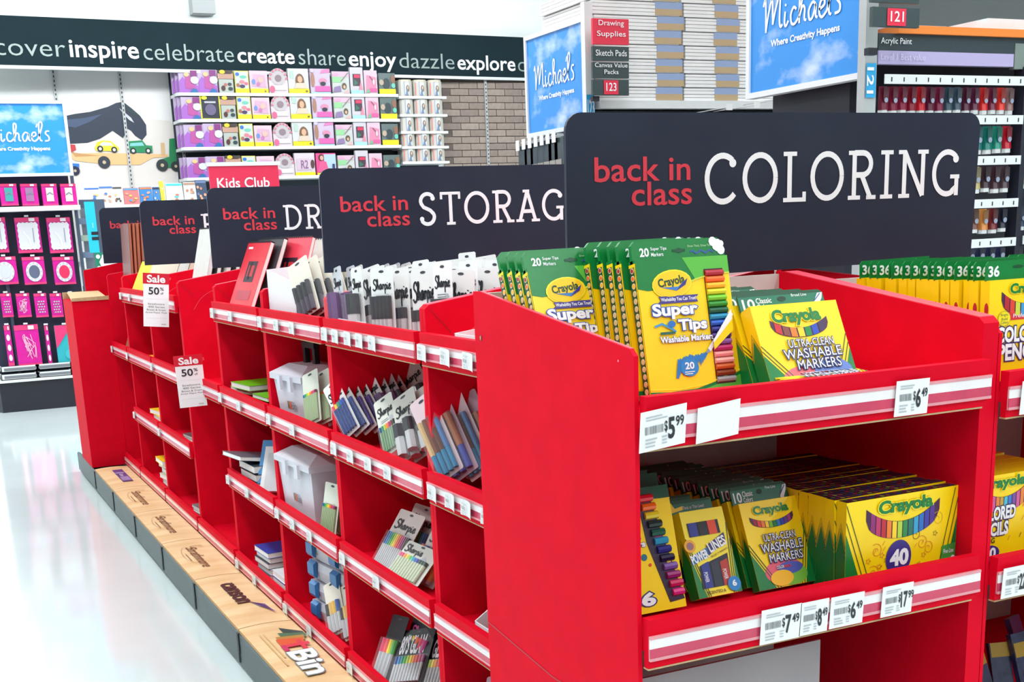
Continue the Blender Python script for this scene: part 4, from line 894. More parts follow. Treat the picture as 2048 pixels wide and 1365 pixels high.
for i in range(4): upright(.23, .30, .016, (214, 214, 206), 'pale sketch pad behind the red pads, %s of four' % NTH[i], 1.43 + .03 * i, 5.2, ZS[0] + .004, .62, .33, group='pale sketch pads behind the red pads')
gcol = (96, 190, 20)
for i in range(3): pad(.23, .25, .022, gcol if i < 2 else (60, 62, 58), ['green spiral sketch pad, upper one of two on the second shelf', 'green spiral sketch pad, lower one of two on the second shelf', 'grey green hardback book under the green pads'][i], (1.20 + .01 * i, [5.27, 5.33, 5.05][i], ZS[1] + [.052, .028, .003][i]), [.1, .15, -.1][i])
pad(.2, .24, .016, gcol, 'green pad at the right of the second shelf', (1.215, 4.97, ZS[1] + .036), .05)
pad(.27, .30, .018, (90, 104, 116), 'grey curled pad sticking out on the third shelf', (1.15, 5.345, ZS[2] + .115), .05, .15, -.04)
for i in range(3): pad(.22, .26, .03, [(60, 70, 80), (40, 44, 50), (60, 76, 84)][i], 'dark grey pad under the curled pad, %s from top' % NTH[i], (1.20, 5.26 - .02 * i, ZS[2] + .070 - .0335 * i), .05)
for i in range(3): upright(.2, .21 - .02 * i, .022, [(40, 130, 190), (226, 226, 226), (200, 204, 208)][i], ['blue cover pad leaning against the grey pads', 'white pad leaning beside the blue pad', 'outer white pad leaning nearest the divider'][i], 1.22 + .0 * i, 5.03 - .055 * i, ZS[2] + .008, .9, .55, bind='')
for i in range(5): pad(.19, .24, .024, [(30, 70, 170), (34, 40, 60), (40, 44, 60), (200, 204, 210), (60, 70, 90)][i], ['blue covered book on top of the book stack', 'dark book second in the book stack', 'dark book third in the book stack', 'white book fourth in the book stack', 'grey book at the bottom of the book stack'][i], (1.205 + .008 * (i % 2), 5.14 + .006 * (i % 3), ZS[3] + .10 - .0248 * i), .05, bind='', name='hardback_book', cat='book')
for i in range(3): pad(.17, .22, .05 if i else .024, [(226, 230, 234), (30, 90, 190), (40, 80, 170)][i], ['white pad over the blue boxes at the right of the book stack', 'blue box right of the book stack', 'blue box behind at the right of the book stack'][i], (1.205 + (.24 if i == 2 else 0), 4.86, ZS[3] + [.054, .001, .001][i]), .02, bind='')
pad(.12, .2, .01, (252, 200, 20), 'yellow folder standing in the tall empty bay', (1.22, 5.52, ZS[3] + .003), .3, -(PI / 2 - .2), .1, bind='')
def shelf_board(x0, x1, y0, y1, z, label):
    t = thing('inner_shelf', label, 'shelf'); MB().box((x0, y0, z - .006), (x1, y1, z), RED).build('board', t)
shelf_board(1.25, 1.71, 7.92, 8.49, 1.30, 'recessed inner shelf carrying the rust folders')
for i in range(5): upright(.20, .37, .022, [(220, 220, 214), (40, 60, 56), (222, 222, 214), (60, 70, 70), (220, 220, 214)][i], 'black and white spiral sketch pad by the P header, %s from left' % NTH[i], 1.33 + .045 * i, 6.52 - .01 * i, 1.305, .15, .26, roll=.0, group='sketch pads by the P header')
for i in range(8): upright(.24, .43, .016, [(120, 40, 34), (150, 56, 46), (196, 110, 80), (140, 40, 36)][i % 4], 'rust brown folder standing at the far end, %s from left' % NTH[i], 1.285 + .022 * i, 8.36 - .012 * i, 1.304, .05, .05, bind='', edge=(190, 120, 90), name='file_folder', cat='folder', group='rust folders at the far end')
YP = (250, 206, 30)
upright(.3, .22, .014, YP, 'yellow pad standing behind the upper sale card', 1.22, 7.75, ZS[0] + .004, .35, .5)
for i in range(3): upright(.3, .23, .014, [(226, 214, 190), (220, 220, 210), (230, 200, 170)][i], 'cream pad behind the yellow pad on the far top shelf, %s of three' % NTH[i], 1.27 + .04 * i, 7.6 - .1 * i, ZS[0] + .004, .35, .45, group='cream pads on the far top shelf')
pad(.2, .2, .03, YP, 'yellow pad alone on the far second shelf', (1.21, 7.42, ZS[1] + .001), .1)
for i in range(3): pad(.22, .22, .025, YP, 'yellow pad on the far third shelf, %s from top' % NTH[i], (1.20 + .012 * i, 7.46 - .04 * i, ZS[2] + .055 - .0265 * i), .12 * (1 - i), group='yellow pads on the far third shelf')
for i in range(6): pad(.22, .22, .027, YP if i == 0 else [(206, 206, 190), (190, 184, 150)][i % 2], 'pad in the far lowest stack, %s from top' % NTH[i] if i else 'yellow pad on top of the far lowest stack', (1.20 + .01 * (i % 3), 7.45 - .03 * i, ZS[3] + .15 - .0288 * i), .1 * (i % 2), group='pads in the far lowest stack')
for i in range(4): pad(.22, .2, .012, [(90, 84, 84), (210, 206, 196)][i % 2], 'thin grey pad on the third shelf under the sale card, %s from top' % NTH[i], (1.205, 6.52 - .03 * i, ZS[2] + .04 - .0128 * i), .1, group='thin grey pads under the sale card')
for i in range(4): pad(.22, .2, .014, [(120, 116, 116), (226, 222, 212)][i % 2], 'thin grey pad on the lowest shelf left of the empty bay, %s from top' % NTH[i], (1.205, 6.48 - .03 * i, ZS[3] + .045 - .0148 * i), .1, group='thin grey pads on the lowest shelf')
pad(.2, .2, .012, (150, 90, 60), 'brown pad leaning inside the farthest bay', (1.215, 8.2, ZS[1] + .003), .3, -1.2, 0, bind='')

# sale cards clipped to the rails
def sale_card(x, y, z, rz, roll, label, w=.142, h=.30, top=.2):
    t = thing('sale_card', label, 'sale card', (x, y, z), rz, 'sale cards on the rails', 0, roll)
    MB().box((-w / 2, 0, -h), (w / 2, .002, -h * top), WHITE).build('white_card', t)
    m = MB(); m.box((-w / 2 - .002, -.001, -h * top), (w / 2 + .002, .003, 0), mat('sale_red', (206, 16, 44), .4)); m.build('red_header', t)
    m = MB(); g = G(m, (0, 0, -h), eps=.0012)
    g.text('Sale', -w * .36, h * (1 - top) + .006, w * .36, h - .008, WHITE, 2, .03)
    g.text('50', -w * .30, h * .60, w * .12, h * .74, INK, 1, .02); g.text('%', w * .15, h * .68, w * .30, h * .74, INK, 1, .01); g.text('off', w * .17, h * .61, w * .28, h * .65, INK, 1)
    for i, s_ in enumerate(('Strathmore', '400 Series', 'Brown & Green', 'Artist Paper Pads')):
        hw = w * (.2 + .016 * len(s_)) * .9; g.text(s_, -hw, h * (.41 - .055 * i), hw, h * (.445 - .055 * i), flat((90, 84, 80)), 1)
    g.rect(-w * .4, h * .52, w * .4, h * .523, flat((200, 200, 196))); g.rect(-w * .4, h * .16, w * .4, h * .163, flat((200, 200, 196))); g.rect(w * .2, h * .04, w * .38, h * .06, flat((190, 190, 186)))
    m.build('card_print', t)
    MB().box((w / 2 - .012, .003, -.03), (w / 2 + .01, .03, -.018), CLEAR).build('clip', t)
p_ = at(312, 547, 0, 1.115); sale_card(p_.x, p_.y, p_.z, -.1, .10, 'fifty percent sale card clipped to the top rail, the upper one', w=.122, h=.26)
p_ = at(375, 711, 0, 1.115); sale_card(p_.x, p_.y, p_.z, -.06, -.02, 'fifty percent sale card clipped to the second rail, the lower one', w=.125, h=.238)
# ---------------------------------------------------------------- back wall: banner, picture panels, shelving
def PX(u, v, yw): p = at(u, v, 1, yw); return (p.x, p.z)
YW = 15.93
# banner, hung a little askew: its left end stands nearer
b0 = at(-120, 25, 1, 15.36); ang = math.radians(4.0)
ban = thing('banner', 'long dark charcoal wall banner with a row of inspiring words', 'banner', (b0.x, b0.y, 0), ang)
def onban(u, v):
    d = right * ((u - CX) / FPX) + down * ((v - CY) / FPX) + fwd
    n = Vector((-math.sin(ang), math.cos(ang), 0)); t = (b0 - EYE).dot(n) / d.dot(n); p = EYE + d * t
    return ((p - b0).dot(Vector((math.cos(ang), math.sin(ang), 0))), p.z)
zt = .5 * (onban(0, 25)[1] + onban(1050, 79)[1]); zb_ = .5 * (onban(0, 124)[1] + onban(1050, 161)[1]); xr = onban(1120, 120)[0]
BAN = mat('banner_charcoal', (30, 46, 52), .8, noise=.08, scale=3, spec=.1)
MB().box((0, 0, zb_), (xr, .05, zt), BAN).build('board', ban)
MB().box((0, -.015, zb_ - .035), (xr, .02, zb_), STEEL).build('bottom_rail', ban)
LG = flat((150, 166, 162))
base = onban(525, 126)[1]; xh = base - onban(525, 150)[1]
for wd_, u0, u1, bold, asc, desc in (('discover', -82, 133, 0, 1, 0), ('inspire', 141, 279, 1, 1, 1), ('celebrate', 288, 468, 0, 1, 0), ('create', 475, 589, 1, .8, 0), ('share', 597, 691, 0, 1, 0), ('enjoy', 697, 792, 1, .95, 1), ('dazzle', 798, 908, 0, 1, 0), ('explore', 914, 1030, 1, 1, 1), ('dream', 1035, 1130, 0, 1, 0)):
    x0 = onban(u0, 120)[0]; x1 = onban(u1, 120)[0]; bl = onban((u0 + u1) / 2, 109 + .037 * (u0 + u1) / 2)[1]
    bl = base + (bl - base) * .4
    H = xh * 1.36
    m = MB(); g = G(m, (0, 0, 0), eps=.006); g.text(wd_, x0, bl - (xh * .42 if desc else 0), x1, bl + H * asc, WHITE if bold else LG, 1, .014 if bold else -.005)
    m.build('lettering', ban)['label'] = '%s word %s' % ('white bold' if bold else 'grey thin', wd_)

# toy photograph panel (a flat printed mural)
def pxpoly(g, yw, pts, mt, l): g.poly([PX(u, v, yw) for u, v in pts], mt, l)
mu = thing('picture_panel', 'large printed wall picture of dark toy animal and wooden toy cars', 'wall panel')
x0, _ = PX(-60, 250, YW); x1, _ = PX(352, 250, YW); z1 = zb_ - .0; z0 = PX(200, 420, YW)[1]
MUW = mat('mural_white', (226, 224, 222), .6, noise=.04, scale=1)
MB().box((x0, YW, z0 - .6), (x1, YW + .04, z1 + .3), MUW).build('panel', mu)
m = MB(); g = G(m, (0, YW, 0), eps=.003); q = lambda pts, c, l=1: pxpoly(g, YW, pts, flat(c), l)
q([(-60, 240), (230, 232), (340, 242), (352, 262), (352, 415), (-60, 415)], (214, 206, 200), 1)
q([(60, 235), (131, 232), (150, 228), (180, 224), (215, 214), (232, 206), (246, 204), (262, 216), (280, 232), (292, 250), (293, 270), (284, 281), (270, 272), (262, 262), (255, 258), (250, 268), (246, 277), (225, 262), (200, 278), (175, 286), (140, 288), (60, 290)], (34, 44, 62), 2)
q([(244, 204), (262, 216), (280, 232), (268, 232), (250, 218)], (24, 50, 56), 3); q([(238, 216), (262, 236), (268, 246), (258, 240), (246, 228)], (196, 196, 210), 3); q([(131, 240), (170, 236), (205, 228), (180, 244), (150, 256), (131, 252)], (60, 76, 104), 3)
q([(140, 308), (200, 306), (335, 309), (336, 314), (305, 316), (280, 330), (222, 330), (150, 322), (138, 312)], (222, 178, 124), 3); q([(140, 300), (150, 306), (200, 312), (150, 314)], (190, 140, 90), 4)
for cx, cy, r, c in ((208, 325, 12, (40, 48, 60)), (324, 331, 12, (30, 44, 44)), (351, 333, 10, (30, 44, 44)), (150, 342, 9, (24, 26, 60)), (200, 298, 6, (30, 30, 40)), (228, 300, 6, (30, 30, 40)), (266, 302, 6, (30, 40, 44)), (296, 302, 6, (30, 40, 44))):
    X, Z = PX(cx, cy, YW); k = r * .0060; g.ell(X, Z, k, k, flat(c), 6, 16); g.ell(X, Z, k * .3, k * .3, flat((190, 170, 140)), 7, 10) if r > 8 else g.ell(X, Z, k * .5, k * .5, WHITE, 7, 10)
q([(189, 296), (194, 285), (206, 281), (222, 283), (232, 292), (238, 296), (236, 303), (192, 302)], (232, 216, 40), 5); q([(200, 288), (206, 284), (222, 286), (226, 292), (200, 292)], (200, 210, 200), 6)
q([(253, 296), (256, 283), (284, 281), (292, 291), (304, 292), (305, 306), (256, 305)], (20, 130, 80), 5); q([(260, 287), (284, 285), (288, 292), (259, 293)], (120, 190, 190), 6)
q([(338, 278), (360, 276), (362, 336), (318, 336), (318, 320), (338, 314)], (16, 120, 70), 5); q([(321, 286), (328, 286), (330, 312), (323, 312)], (204, 168, 120), 4)
q([(128, 288), (150, 290), (152, 300), (140, 306), (128, 302)], (190, 50, 60), 4); q([(131, 326), (158, 328), (158, 344), (131, 344)], (40, 110, 190), 5); q([(131, 296), (140, 306), (142, 326), (131, 328)], (230, 140, 110), 5)
m.build('printed_picture', mu)
STD = mat('slotted_standard', (190, 192, 192), .45, noise=.2, scale=60)
def standard(u, vt, vb, yw, parent):
    X, Za = PX(u, vt, yw); _, Zb = PX(u, vb, yw)
    m = MB(); m.box((X - .016, yw - .03, Zb), (X + .016, yw, Za), STD)
    n = int((Za - Zb) / .05)
    for i in range(n): m.box((X - .006, yw - .0315, Zb + i * .05 + .01), (X + .006, yw - .0298, Zb + i * .05 + .035), DARK)
    return m.build('slotted_upright', parent)
for u in (103, 236): standard(u, 125, 415, YW - .002, mu)
# brick panel
bp = thing('brick_panel', 'pale brown brick panel at the right end of the back wall', 'wall panel')
xa, _ = PX(888, 250, YW); xb = PX(1130, 250, YW)[0]; zlo = PX(950, 345, YW)[1] - 1.0; zhi = zb_ - .02
BRK = [mat('brick_%d' % i, c, .85, noise=.15, scale=15, bump=.3) for i, c in enumerate(((160, 144, 134), (150, 134, 126), (168, 152, 142)))]
MB().box((xa, YW, zlo), (xb, YW + .04, zhi), mat('mortar', (112, 100, 94), .9, noise=.1, scale=20)).build('mortar_bed', bp)
bw, bh = .27, .088; bmes = [MB().box((0, -.014, 0), (bw - .012, 0, bh - .010), b_).mesh('brick') for b_ in BRK]
zz_ = PX(950, 340, YW)[1]; r_ = 0
while zz_ < zhi - bh:
    x = PX(885, 250, YW)[0] + (bw / 2 if r_ % 2 else 0)
    while x < PX(1062, 250, YW)[0]:
        o = bpy.data.objects.new('brick', random.choice(bmes)); C.objects.link(o); o.parent = bp; o.location = (x, YW + random.uniform(-.003, .003), zz_); x += bw
    zz_ += bh; r_ += 1
standard(969, 160, 335, YW - .02, bp)
# shelving with craft kits
YS = 15.52
sh = thing('wall_shelving', 'white wall shelving full of pastel craft kits', 'shelving')
SH = STEEL
zr = [PX(560, v, YS)[1] for v in (186.5, 238, 292.5, 352)]
xl = PX(357, 187, YS)[0]; xm = PX(797, 193, YS)[0]; xr2 = PX(893, 195, YS)[0]
MB().box((xl - .02, YW - .03, zr[3] - 1.2), (xr2, YW, zb_ + .02), mat('shelf_back', (44, 54, 66), .6, noise=.05, scale=8)).build('back_panel', sh)
for z in zr + [zr[3] - .46]:
    m = MB(); m.prism([(xl, YS), (xm, YS), (xm, YW - .03), (xl - .02, YW - .03), (xl - .02, YS + .06)], z - .035, z, SH, axis=2); m.build('shelf', sh)
zc = [PX(845, v, YS)[1] for v in (192.5, 228.5, 262.5, 292.5, 323)]
for z in zc + [zc[-1] - .25]: MB().box((xm + .01, YS, z - .03), (xr2, YW - .03, z), SH).build('shelf', sh)
standard(350, 135, 345, YW - .03, sh)
def C3(c): return flat(tuple(int(x) for x in c))
def kit(x0, x1, z, h, kind, label, depth=.05, y=None):
    C3 = lambda c: flat(tuple(int(max(0, (k * 1.12 - sum(c) / 3 * .12)) * .86) for k in c))
    y = YS + .02 if y is None else y; w = x1 - x0
    t = thing('craft_kit', label, 'craft kit', (x0, y, z), 0, 'craft kits on the wall shelves')
    m = MB(); K = dict(purple=(206, 186, 216), can=(70, 60, 54), multi=(226, 224, 130), pink=(236, 206, 216), tote=(228, 214, 220), girl=(224, 222, 222), skirt=(216, 198, 222), green=(214, 216, 214), tall=(220, 214, 222), rose=(234, 206, 220), dark=(108, 122, 122), black=(40, 44, 60), letter=(228, 214, 224), hot=(236, 90, 150))[kind]
    body = C3(K)
    if kind == 'tote':
        ptsa = [(0, 0), (w, 0), (w, h * .5)] + [(w / 2 + w / 2 * math.cos(a), h * .5 + h * .5 * math.sin(a)) for a in [PI * i / 10 for i in range(1, 10)]] + [(0, h * .5)]
        m.prism(ptsa, 0, depth, body)
    else: m.box((0, 0, 0), (w, depth, h), body)
    m.build('carton', t)
    p = MB(); g = G(p, (0, 0, 0), eps=.004); R = lambda a, b, c, d, col, l=1: g.rect(w * a, h * b, w * c, h * d, C3(col), l); E = lambda a, b, rx, rz, col, l=2: g.ell(w * a, h * b, w * rx, h * rz, C3(col), l, 12)
    Po = lambda pts, col, l=1: g.poly([(w * a, h * b) for a, b in pts], C3(col), l)
    if kind == 'purple':
        Po([(0, 0), (1, 0), (1, .3), (.5, .45), (.2, .7), (0, .5)], (176, 110, 200)); Po([(.3, .2), (.9, .1), (.6, .7), (.35, .9)], (190, 90, 160), 2); E(.4, .8, .14, .1, (240, 200, 150), 3); R(.6, .72, .95, .98, (140, 60, 130), 2); E(.8, .55, .22, .17, (226, 228, 240), 4); Po([(.5, 0), (.95, 0), (.9, .14), (.7, .2)], (50, 110, 170), 3)
    elif kind == 'can':
        R(0, .62, 1, .86, (200, 160, 140)); R(.05, 0, .95, .6, (190, 196, 188)); E(.3, .92, .18, .09, (236, 206, 60), 3); Po([(.2, .84), (.5, .96), (.9, .84)], (60, 40, 30), 2); E(.3, .2, .13, .12, (80, 40, 40), 3); E(.75, .18, .15, .08, (40, 60, 70), 3); E(.72, .38, .13, .07, (60, 70, 80), 3); E(.45, .36, .1, .07, (200, 110, 100), 3)
    elif kind == 'multi':
        R(.06, .2, .94, .95, (216, 220, 214)); R(0, 0, 1, .2, (240, 224, 50), 2); E(.2, .84, .14, .08, (50, 120, 200)); E(.5, .5, .2, .08, (230, 140, 150)); E(.5, .3, .2, .08, (70, 50, 90)); E(.2, .35, .12, .09, (170, 110, 90)); E(.8, .42, .14, .07, (240, 110, 150)); E(.6, .72, .25, .07, (120, 200, 180))
    elif kind == 'pink':
        R(0, 0, 1, .2, (240, 224, 50), 2); Po([(.1, .3), (.9, .25), (.85, .8), (.2, .85)], (222, 180, 206)); E(.2, .5, .1, .12, (120, 150, 210)); E(.6, .6, .16, .14, (240, 190, 180)); E(.45, .4, .1, .1, (200, 130, 180)); E(.82, .08, .05, .04, (120, 110, 40), 3)
    elif kind == 'tote':
        E(.5, .62, .4, .3, (206, 196, 200), 1); E(.15, .16, .14, .14, (240, 110, 150), 3); E(.5, .6, .18, .14, (150, 130, 140), 2) ; R(.15, .12, .9, .32, (238, 230, 232), 2)
        for i in range(8): a = PI * (i + .5) / 8; E(.5 + .45 * math.cos(a), .5 + .45 * math.sin(a), .06, .05, (220, 130, 150), 3)
    elif kind == 'girl':
        R(0, 0, 1, .19, (240, 224, 50), 2); E(.56, .5, .22, .3, (128, 94, 70), 1); E(.56, .56, .12, .14, (226, 180, 150), 3); Po([(.25, .2), (.9, .2), (.76, .42), (.38, .42)], (230, 210, 190), 2); R(.1, .6, .28, .9, (190, 214, 202), 1); E(.86, .09, .06, .04, (120, 110, 40), 3)
    elif kind == 'skirt':
        R(.22, .08, 1, .3, (240, 110, 180), 2); R(0, .0, 1, .06, (180, 220, 226), 2); E(.12, .55, .1, .3, (176, 130, 110), 2); E(.62, .4, .14, .08, (40, 40, 60), 3); E(.62, .52, .2, .1, (226, 150, 180), 2); E(.1, .92, .1, .08, (220, 206, 240), 3); Po([(.5, .8), (1, .85), (1, 1), (.6, .95)], (226, 140, 190), 1)
    elif kind == 'green':
        R(0, .5, .5, .76, (160, 214, 160)); R(0, .76, 1, 1, (232, 196, 216)); E(.22, .86, .2, .07, (240, 180, 210), 2); E(.68, .34, .14, .15, (100, 84, 70), 2); E(.68, .3, .07, .08, (226, 180, 150), 3); Po([(0, .05), (.5, .1), (.45, .36), (.1, .3)], (150, 130, 170), 2); g.stroke([(w * .5, h * .55), (w * .95, h * .95)], w * .05, C3((130, 140, 120)), 3); Po([(.6, .02), (.95, .02), (.9, .2)], (236, 190, 190), 2)
    elif kind == 'tall':
        R(.2, .3, .8, .75, (80, 60, 74)); R(.3, .6, .75, .72, (226, 60, 100), 2); Po([(.25, .3), (.6, .4), (.3, .55)], (60, 120, 100), 2); Po([(.6, .1), (.95, .1), (.8, .5)], (230, 150, 170), 2); R(0, 0, 1, .14, (180, 226, 232), 2)
    elif kind == 'rose':
        Po([(.1, .1), (.9, .1), (.9, .7), (.2, .8)], (232, 150, 180)); R(.4, .08, .95, .24, (250, 110, 170), 2); Po([(.05, .04), (.4, .05), (.3, .25)], (130, 190, 150), 2); g.stroke([(w * .4, h * .75), (w * .7, h * .55)], w * .06, C3((140, 100, 110)), 3); E(.7, .5, .08, .12, (240, 220, 230), 3)
    elif kind == 'dark':
        R(0, 0, 1, .24, (240, 226, 40), 2); E(.45, .5, .22, .26, (56, 70, 76), 2); E(.85, .7, .14, .2, (150, 110, 90), 2); E(.86, .4, .12, .12, (120, 210, 190), 3); E(.15, .55, .14, .14, (200, 180, 160), 2)
    elif kind == 'black':
        g.stroke([(0, 0), (w, 0), (w, h), (0, h), (0, 0)], w * .08, C3((226, 226, 60)), 2); E(.5, .4, .3, .25, (110, 100, 130)); R(.2, .68, .8, .76, (200, 200, 210), 2); E(.2, .9, .16, .08, (230, 220, 50), 3)
    elif kind == 'letter':
        g.text('R2', w * .3, h * .3, w * .66, h * .68, C3((150, 110, 150)), 2, .02); R(0, 0, 1, .14, (240, 226, 40), 2); E(.88, .5, .1, .2, (90, 60, 60), 2); R(.1, .24, .8, .74, (224, 200, 214), 1)
    elif kind == 'hot':
        R(.4, .3, 1, .95, (190, 214, 232)); Po([(0, .1), (.6, .2), (.5, .6), (.2, .7)], (240, 100, 150), 2); E(.25, .8, .14, .16, (90, 50, 50), 3); E(.27, .78, .09, .11, (230, 180, 160), 4); R(.8, .2, .92, .5, (50, 60, 110), 3); R(0, 0, 1, .1, (240, 226, 40), 4)
    p.build('front_print', t)
    return t
cols = [(358, 398, 139, 'purple'), (397, 436, 139, 'purple'), (436, 469, 139, 'can'), (470, 499, 139, 'multi'), (500, 537, 141, 'pink'), (538, 577, 138, 'tote'), (577, 619, 137, 'girl'), (621, 662, 139, 'skirt'), (665, 700, 143, 'green'), (701, 728, 137, 'tall'), (729, 756, 143, 'rose'), (758, 792, 148, 'dark')]
KN = dict(purple='purple princess style craft kit', can='brown round topped craft kit', multi='yellow striped craft kit', pink='pink and yellow craft kit', tote='rounded pink craft kit', girl='white craft kit showing a girl', skirt='lilac craft kit with hot pink band', green='mint and pink craft kit', tall='tall pale craft kit', rose='rose coloured craft kit', dark='grey craft kit with yellow band', black='black craft kit with yellow border', letter='white craft kit with lilac lettering', hot='hot pink craft kit showing a girl')
KN['purple'] = 'purple craft kit with violet figure'
for r_, z in enumerate(zr):
    for c_, (u0, u1, vt, kind) in enumerate(cols):
        kk = kind
        if r_ == 1 and c_ == 1: kk = 'black'
        if r_ == 3 and c_ == 6: kk = 'letter'
        if r_ == 3 and c_ == 7: kk = 'hot'
        xa_ = PX(u0, 165, YS)[0]; xb_ = PX(u1, 165, YS)[0]; h = PX(u0, vt, YS)[1] - PX(u0, 187 + .012 * (u0 - 400), YS)[1]
        if r_ == 3: h *= .93
        if c_ in (3, 4, 8): h *= .96
        n = 3 if kk == 'purple' else 1
        where = '%s shelf, %s from the left' % (['top', 'second', 'third', 'fourth'][r_], NTH[c_])
        kit(xa_ + .004, xb_ - .004, z + .001, h * random.uniform(.94, 1), kk, KN[kk] + ' on the ' + where)
        if kk == 'purple' and c_ == 0:
            for j in (1, 2): kit(xa_ - .03 * j + .004, xb_ - .03 * j - .05, z + .001, h * .97, 'purple', 'purple craft kit behind the leftmost one, %s shelf, %s back' % (['top', 'second', 'third', 'fourth'][r_], ['first', 'second'][j - 1]), y=YS + .02 + .06 * j)
CANW = mat('tin_white', (196, 192, 184), .4, noise=.04, scale=20)
for r_, z in enumerate(zc):
    for c_ in range(3):
        x0 = PX(803 + 29.5 * c_, 210, YS)[0]; x1 = PX(830 + 29.5 * c_, 210, YS)[0]; w = x1 - x0; h = .205
        t = thing('craft_tin', 'white rounded craft tin, %s shelf of the narrow section, %s from the left' % (['top', 'second', 'third', 'fourth', 'fifth'][r_], NTH[c_]), 'tin', (x0, YS + .02, z + .001), 0, 'craft tins')
        m = MB(); pts = [(0, .05), (.02, .02), (.06, 0), (w - .06, 0), (w - .02, .02), (w, .05), (w, .22), (0, .22)]
        m.prism(pts, 0, h * .9, CANW, axis=2); m.build('tin_body', t)
        m = MB(); m.prism([(.01, .05), (.03, .025), (.06, .01), (w - .06, .01), (w - .03, .025), (w - .01, .05), (w - .01, .21), (.01, .21)], h * .9, h, C3((206, 196, 176)), axis=2); m.build('lid', t)
        m = MB(); g = G(m, (0, 0, 0), eps=.004); g.rect(w * .3, .01, w * .36, h * .86, C3((150, 160, 190))); g.rect(w * .36, .01, w * .66, h * .8, C3((214, 214, 206)));
        g.ell(w * .55, h * .45, w * .12, h * .22, C3((120, 110, 100)), 2, 10); g.poly([(w * .36, .01), (w * .6, .01), (w * .5, h * .5)], C3((110, 130, 160)), 2); g.ell(w * .55, h * .5, w * .05, h * .1, C3((220, 180, 160)), 3, 8)
        if c_ or r_ > 2: g.rect(w * .02, .01, w * .08, h * .8, C3((226, 110, 100)))
        m.build('front_print', t)
# low items on the long shelf under the picture
YL = 15.3
low = thing('low_shelf', 'white low shelf under the wall picture', 'shelf'); a = PX(160, 412, YL); b = PX(430, 412, YL)
MB().box((a[0], YL, a[1] - .03), (b[0], YW - .03, a[1]), STEEL).build('board', low); MB().box((a[0], YW - .06, 0), (b[0], YW - .02, a[1] - .03), MUW).build('back_panel', low); MB().box((a[0], YL + .1, 0), (b[0], YL + .13, .6), DARK).build('kick_panel', low)
lows = [(172, 205, 375, (222, 226, 232), (60, 110, 190), 'clear bag with blue zip edge'), (202, 232, 372, (216, 214, 206), (60, 110, 190), 'clear bag of wooden shapes'), (229, 250, 373, (214, 214, 210), (70, 60, 60), 'clear bag of brown sticks'), (251, 283, 376, (206, 110, 110), (70, 150, 210), 'blue and red craft pack'), (283, 310, 374, (40, 120, 190), (240, 120, 60), 'bright blue craft pack'), (310, 325, 374, (50, 120, 180), (30, 30, 60), 'narrow blue craft pack'), (325, 334, 362, (240, 226, 40), (240, 226, 40), 'yellow craft pack'), (336, 372, 366, (216, 220, 214), (60, 190, 220), 'clear bag with turquoise piece'), (372, 398, 364, (206, 208, 204), (170, 130, 110), 'clear bag with brown piece'), (396, 420, 360, (40, 60, 90), (90, 110, 150), 'dark blue craft pack')]
for i, (u0, u1, vt, c1_, c2_, nm) in enumerate(lows):
    xa_, za = PX(u0, 412, YL); xb_, _ = PX(u1, 412, YL); h = PX(u0, vt, YL)[1] - za; w = xb_ - xa_ - .006
    t = thing('craft_pack', nm + ' on the low wall shelf', 'craft pack', (xa_, YL + .03, za + .002), 0, 'packs on the low shelf', tilt=.12)
    m = MB(); m.prism([(0, 0), (w, 0), (w * .97, h), (w * .03, h)], 0, .04, C3(c1_)); m.build('bag', t)
    m = MB(); g = G(m, (0, 0, 0), eps=.004); g.rect(w * .05, h * .88, w * .95, h * .97, C3(c2_)); 
    for k_ in range(6): g.ell(w * random.uniform(.2, .8), h * random.uniform(.2, .75), w * .11, h * .06, C3(random.choice([c2_, (220, 150, 120), (180, 120, 90), (230, 230, 226), (240, 180, 90)])), 2, 8)
    m.build('front_print', t)
m = thing('wall_box', 'small grey box high on the white wall', 'wall box', tuple(at(409, 18, 1, YW - .0))); a = at(385, 10, 1, 15.8); b = at(432, 27, 1, 15.8)
m.location = (0, 0, 0); MB().box((a.x, 15.8, b.z), (b.x, 15.999, a.z + .1), C3((176, 178, 180))).build('housing', m)

# sky picture signs
def sky_mat(name):
    if name in _m: return _m[name]
    mt = bpy.data.materials.new(name); mt.use_nodes = True; nt = mt.node_tree; bs = nt.nodes['Principled BSDF']; bs.inputs['Roughness'].default_value = .35
    tc = nt.nodes.new('ShaderNodeTexCoord'); mp = nt.nodes.new('ShaderNodeMapping'); mp.inputs['Scale'].default_value = (2.2, 2.2, 3.2); nz = nt.nodes.new('ShaderNodeTexNoise'); nz.inputs['Scale'].default_value = 1.5; nz.inputs['Detail'].default_value = 6; nz.inputs['Roughness'].default_value = .55
    rp = nt.nodes.new('ShaderNodeMapRange'); rp.inputs[1].default_value = .52; rp.inputs[2].default_value = .72
    mx = nt.nodes.new('ShaderNodeMix'); mx.data_type = 'RGBA'; mx.inputs[6].default_value = tuple(lin(c) for c in (44, 140, 222)) + (1,); mx.inputs[7].default_value = tuple(lin(c) for c in (196, 214, 244)) + (1,)
    for a, b in ((tc.outputs['Object'], mp.inputs[0]), (mp.outputs[0], nz.inputs['Vector']), (nz.outputs[0], rp.inputs[0]), (rp.outputs[0], mx.inputs[0]), (mx.outputs[2], bs.inputs['Base Color'])): nt.links.new(a, b)
    _m[name] = mt; return mt
SKY = sky_mat('printed_sky'); FRAME = mat('white_frame', (226, 230, 232), .4, noise=.02, scale=20)
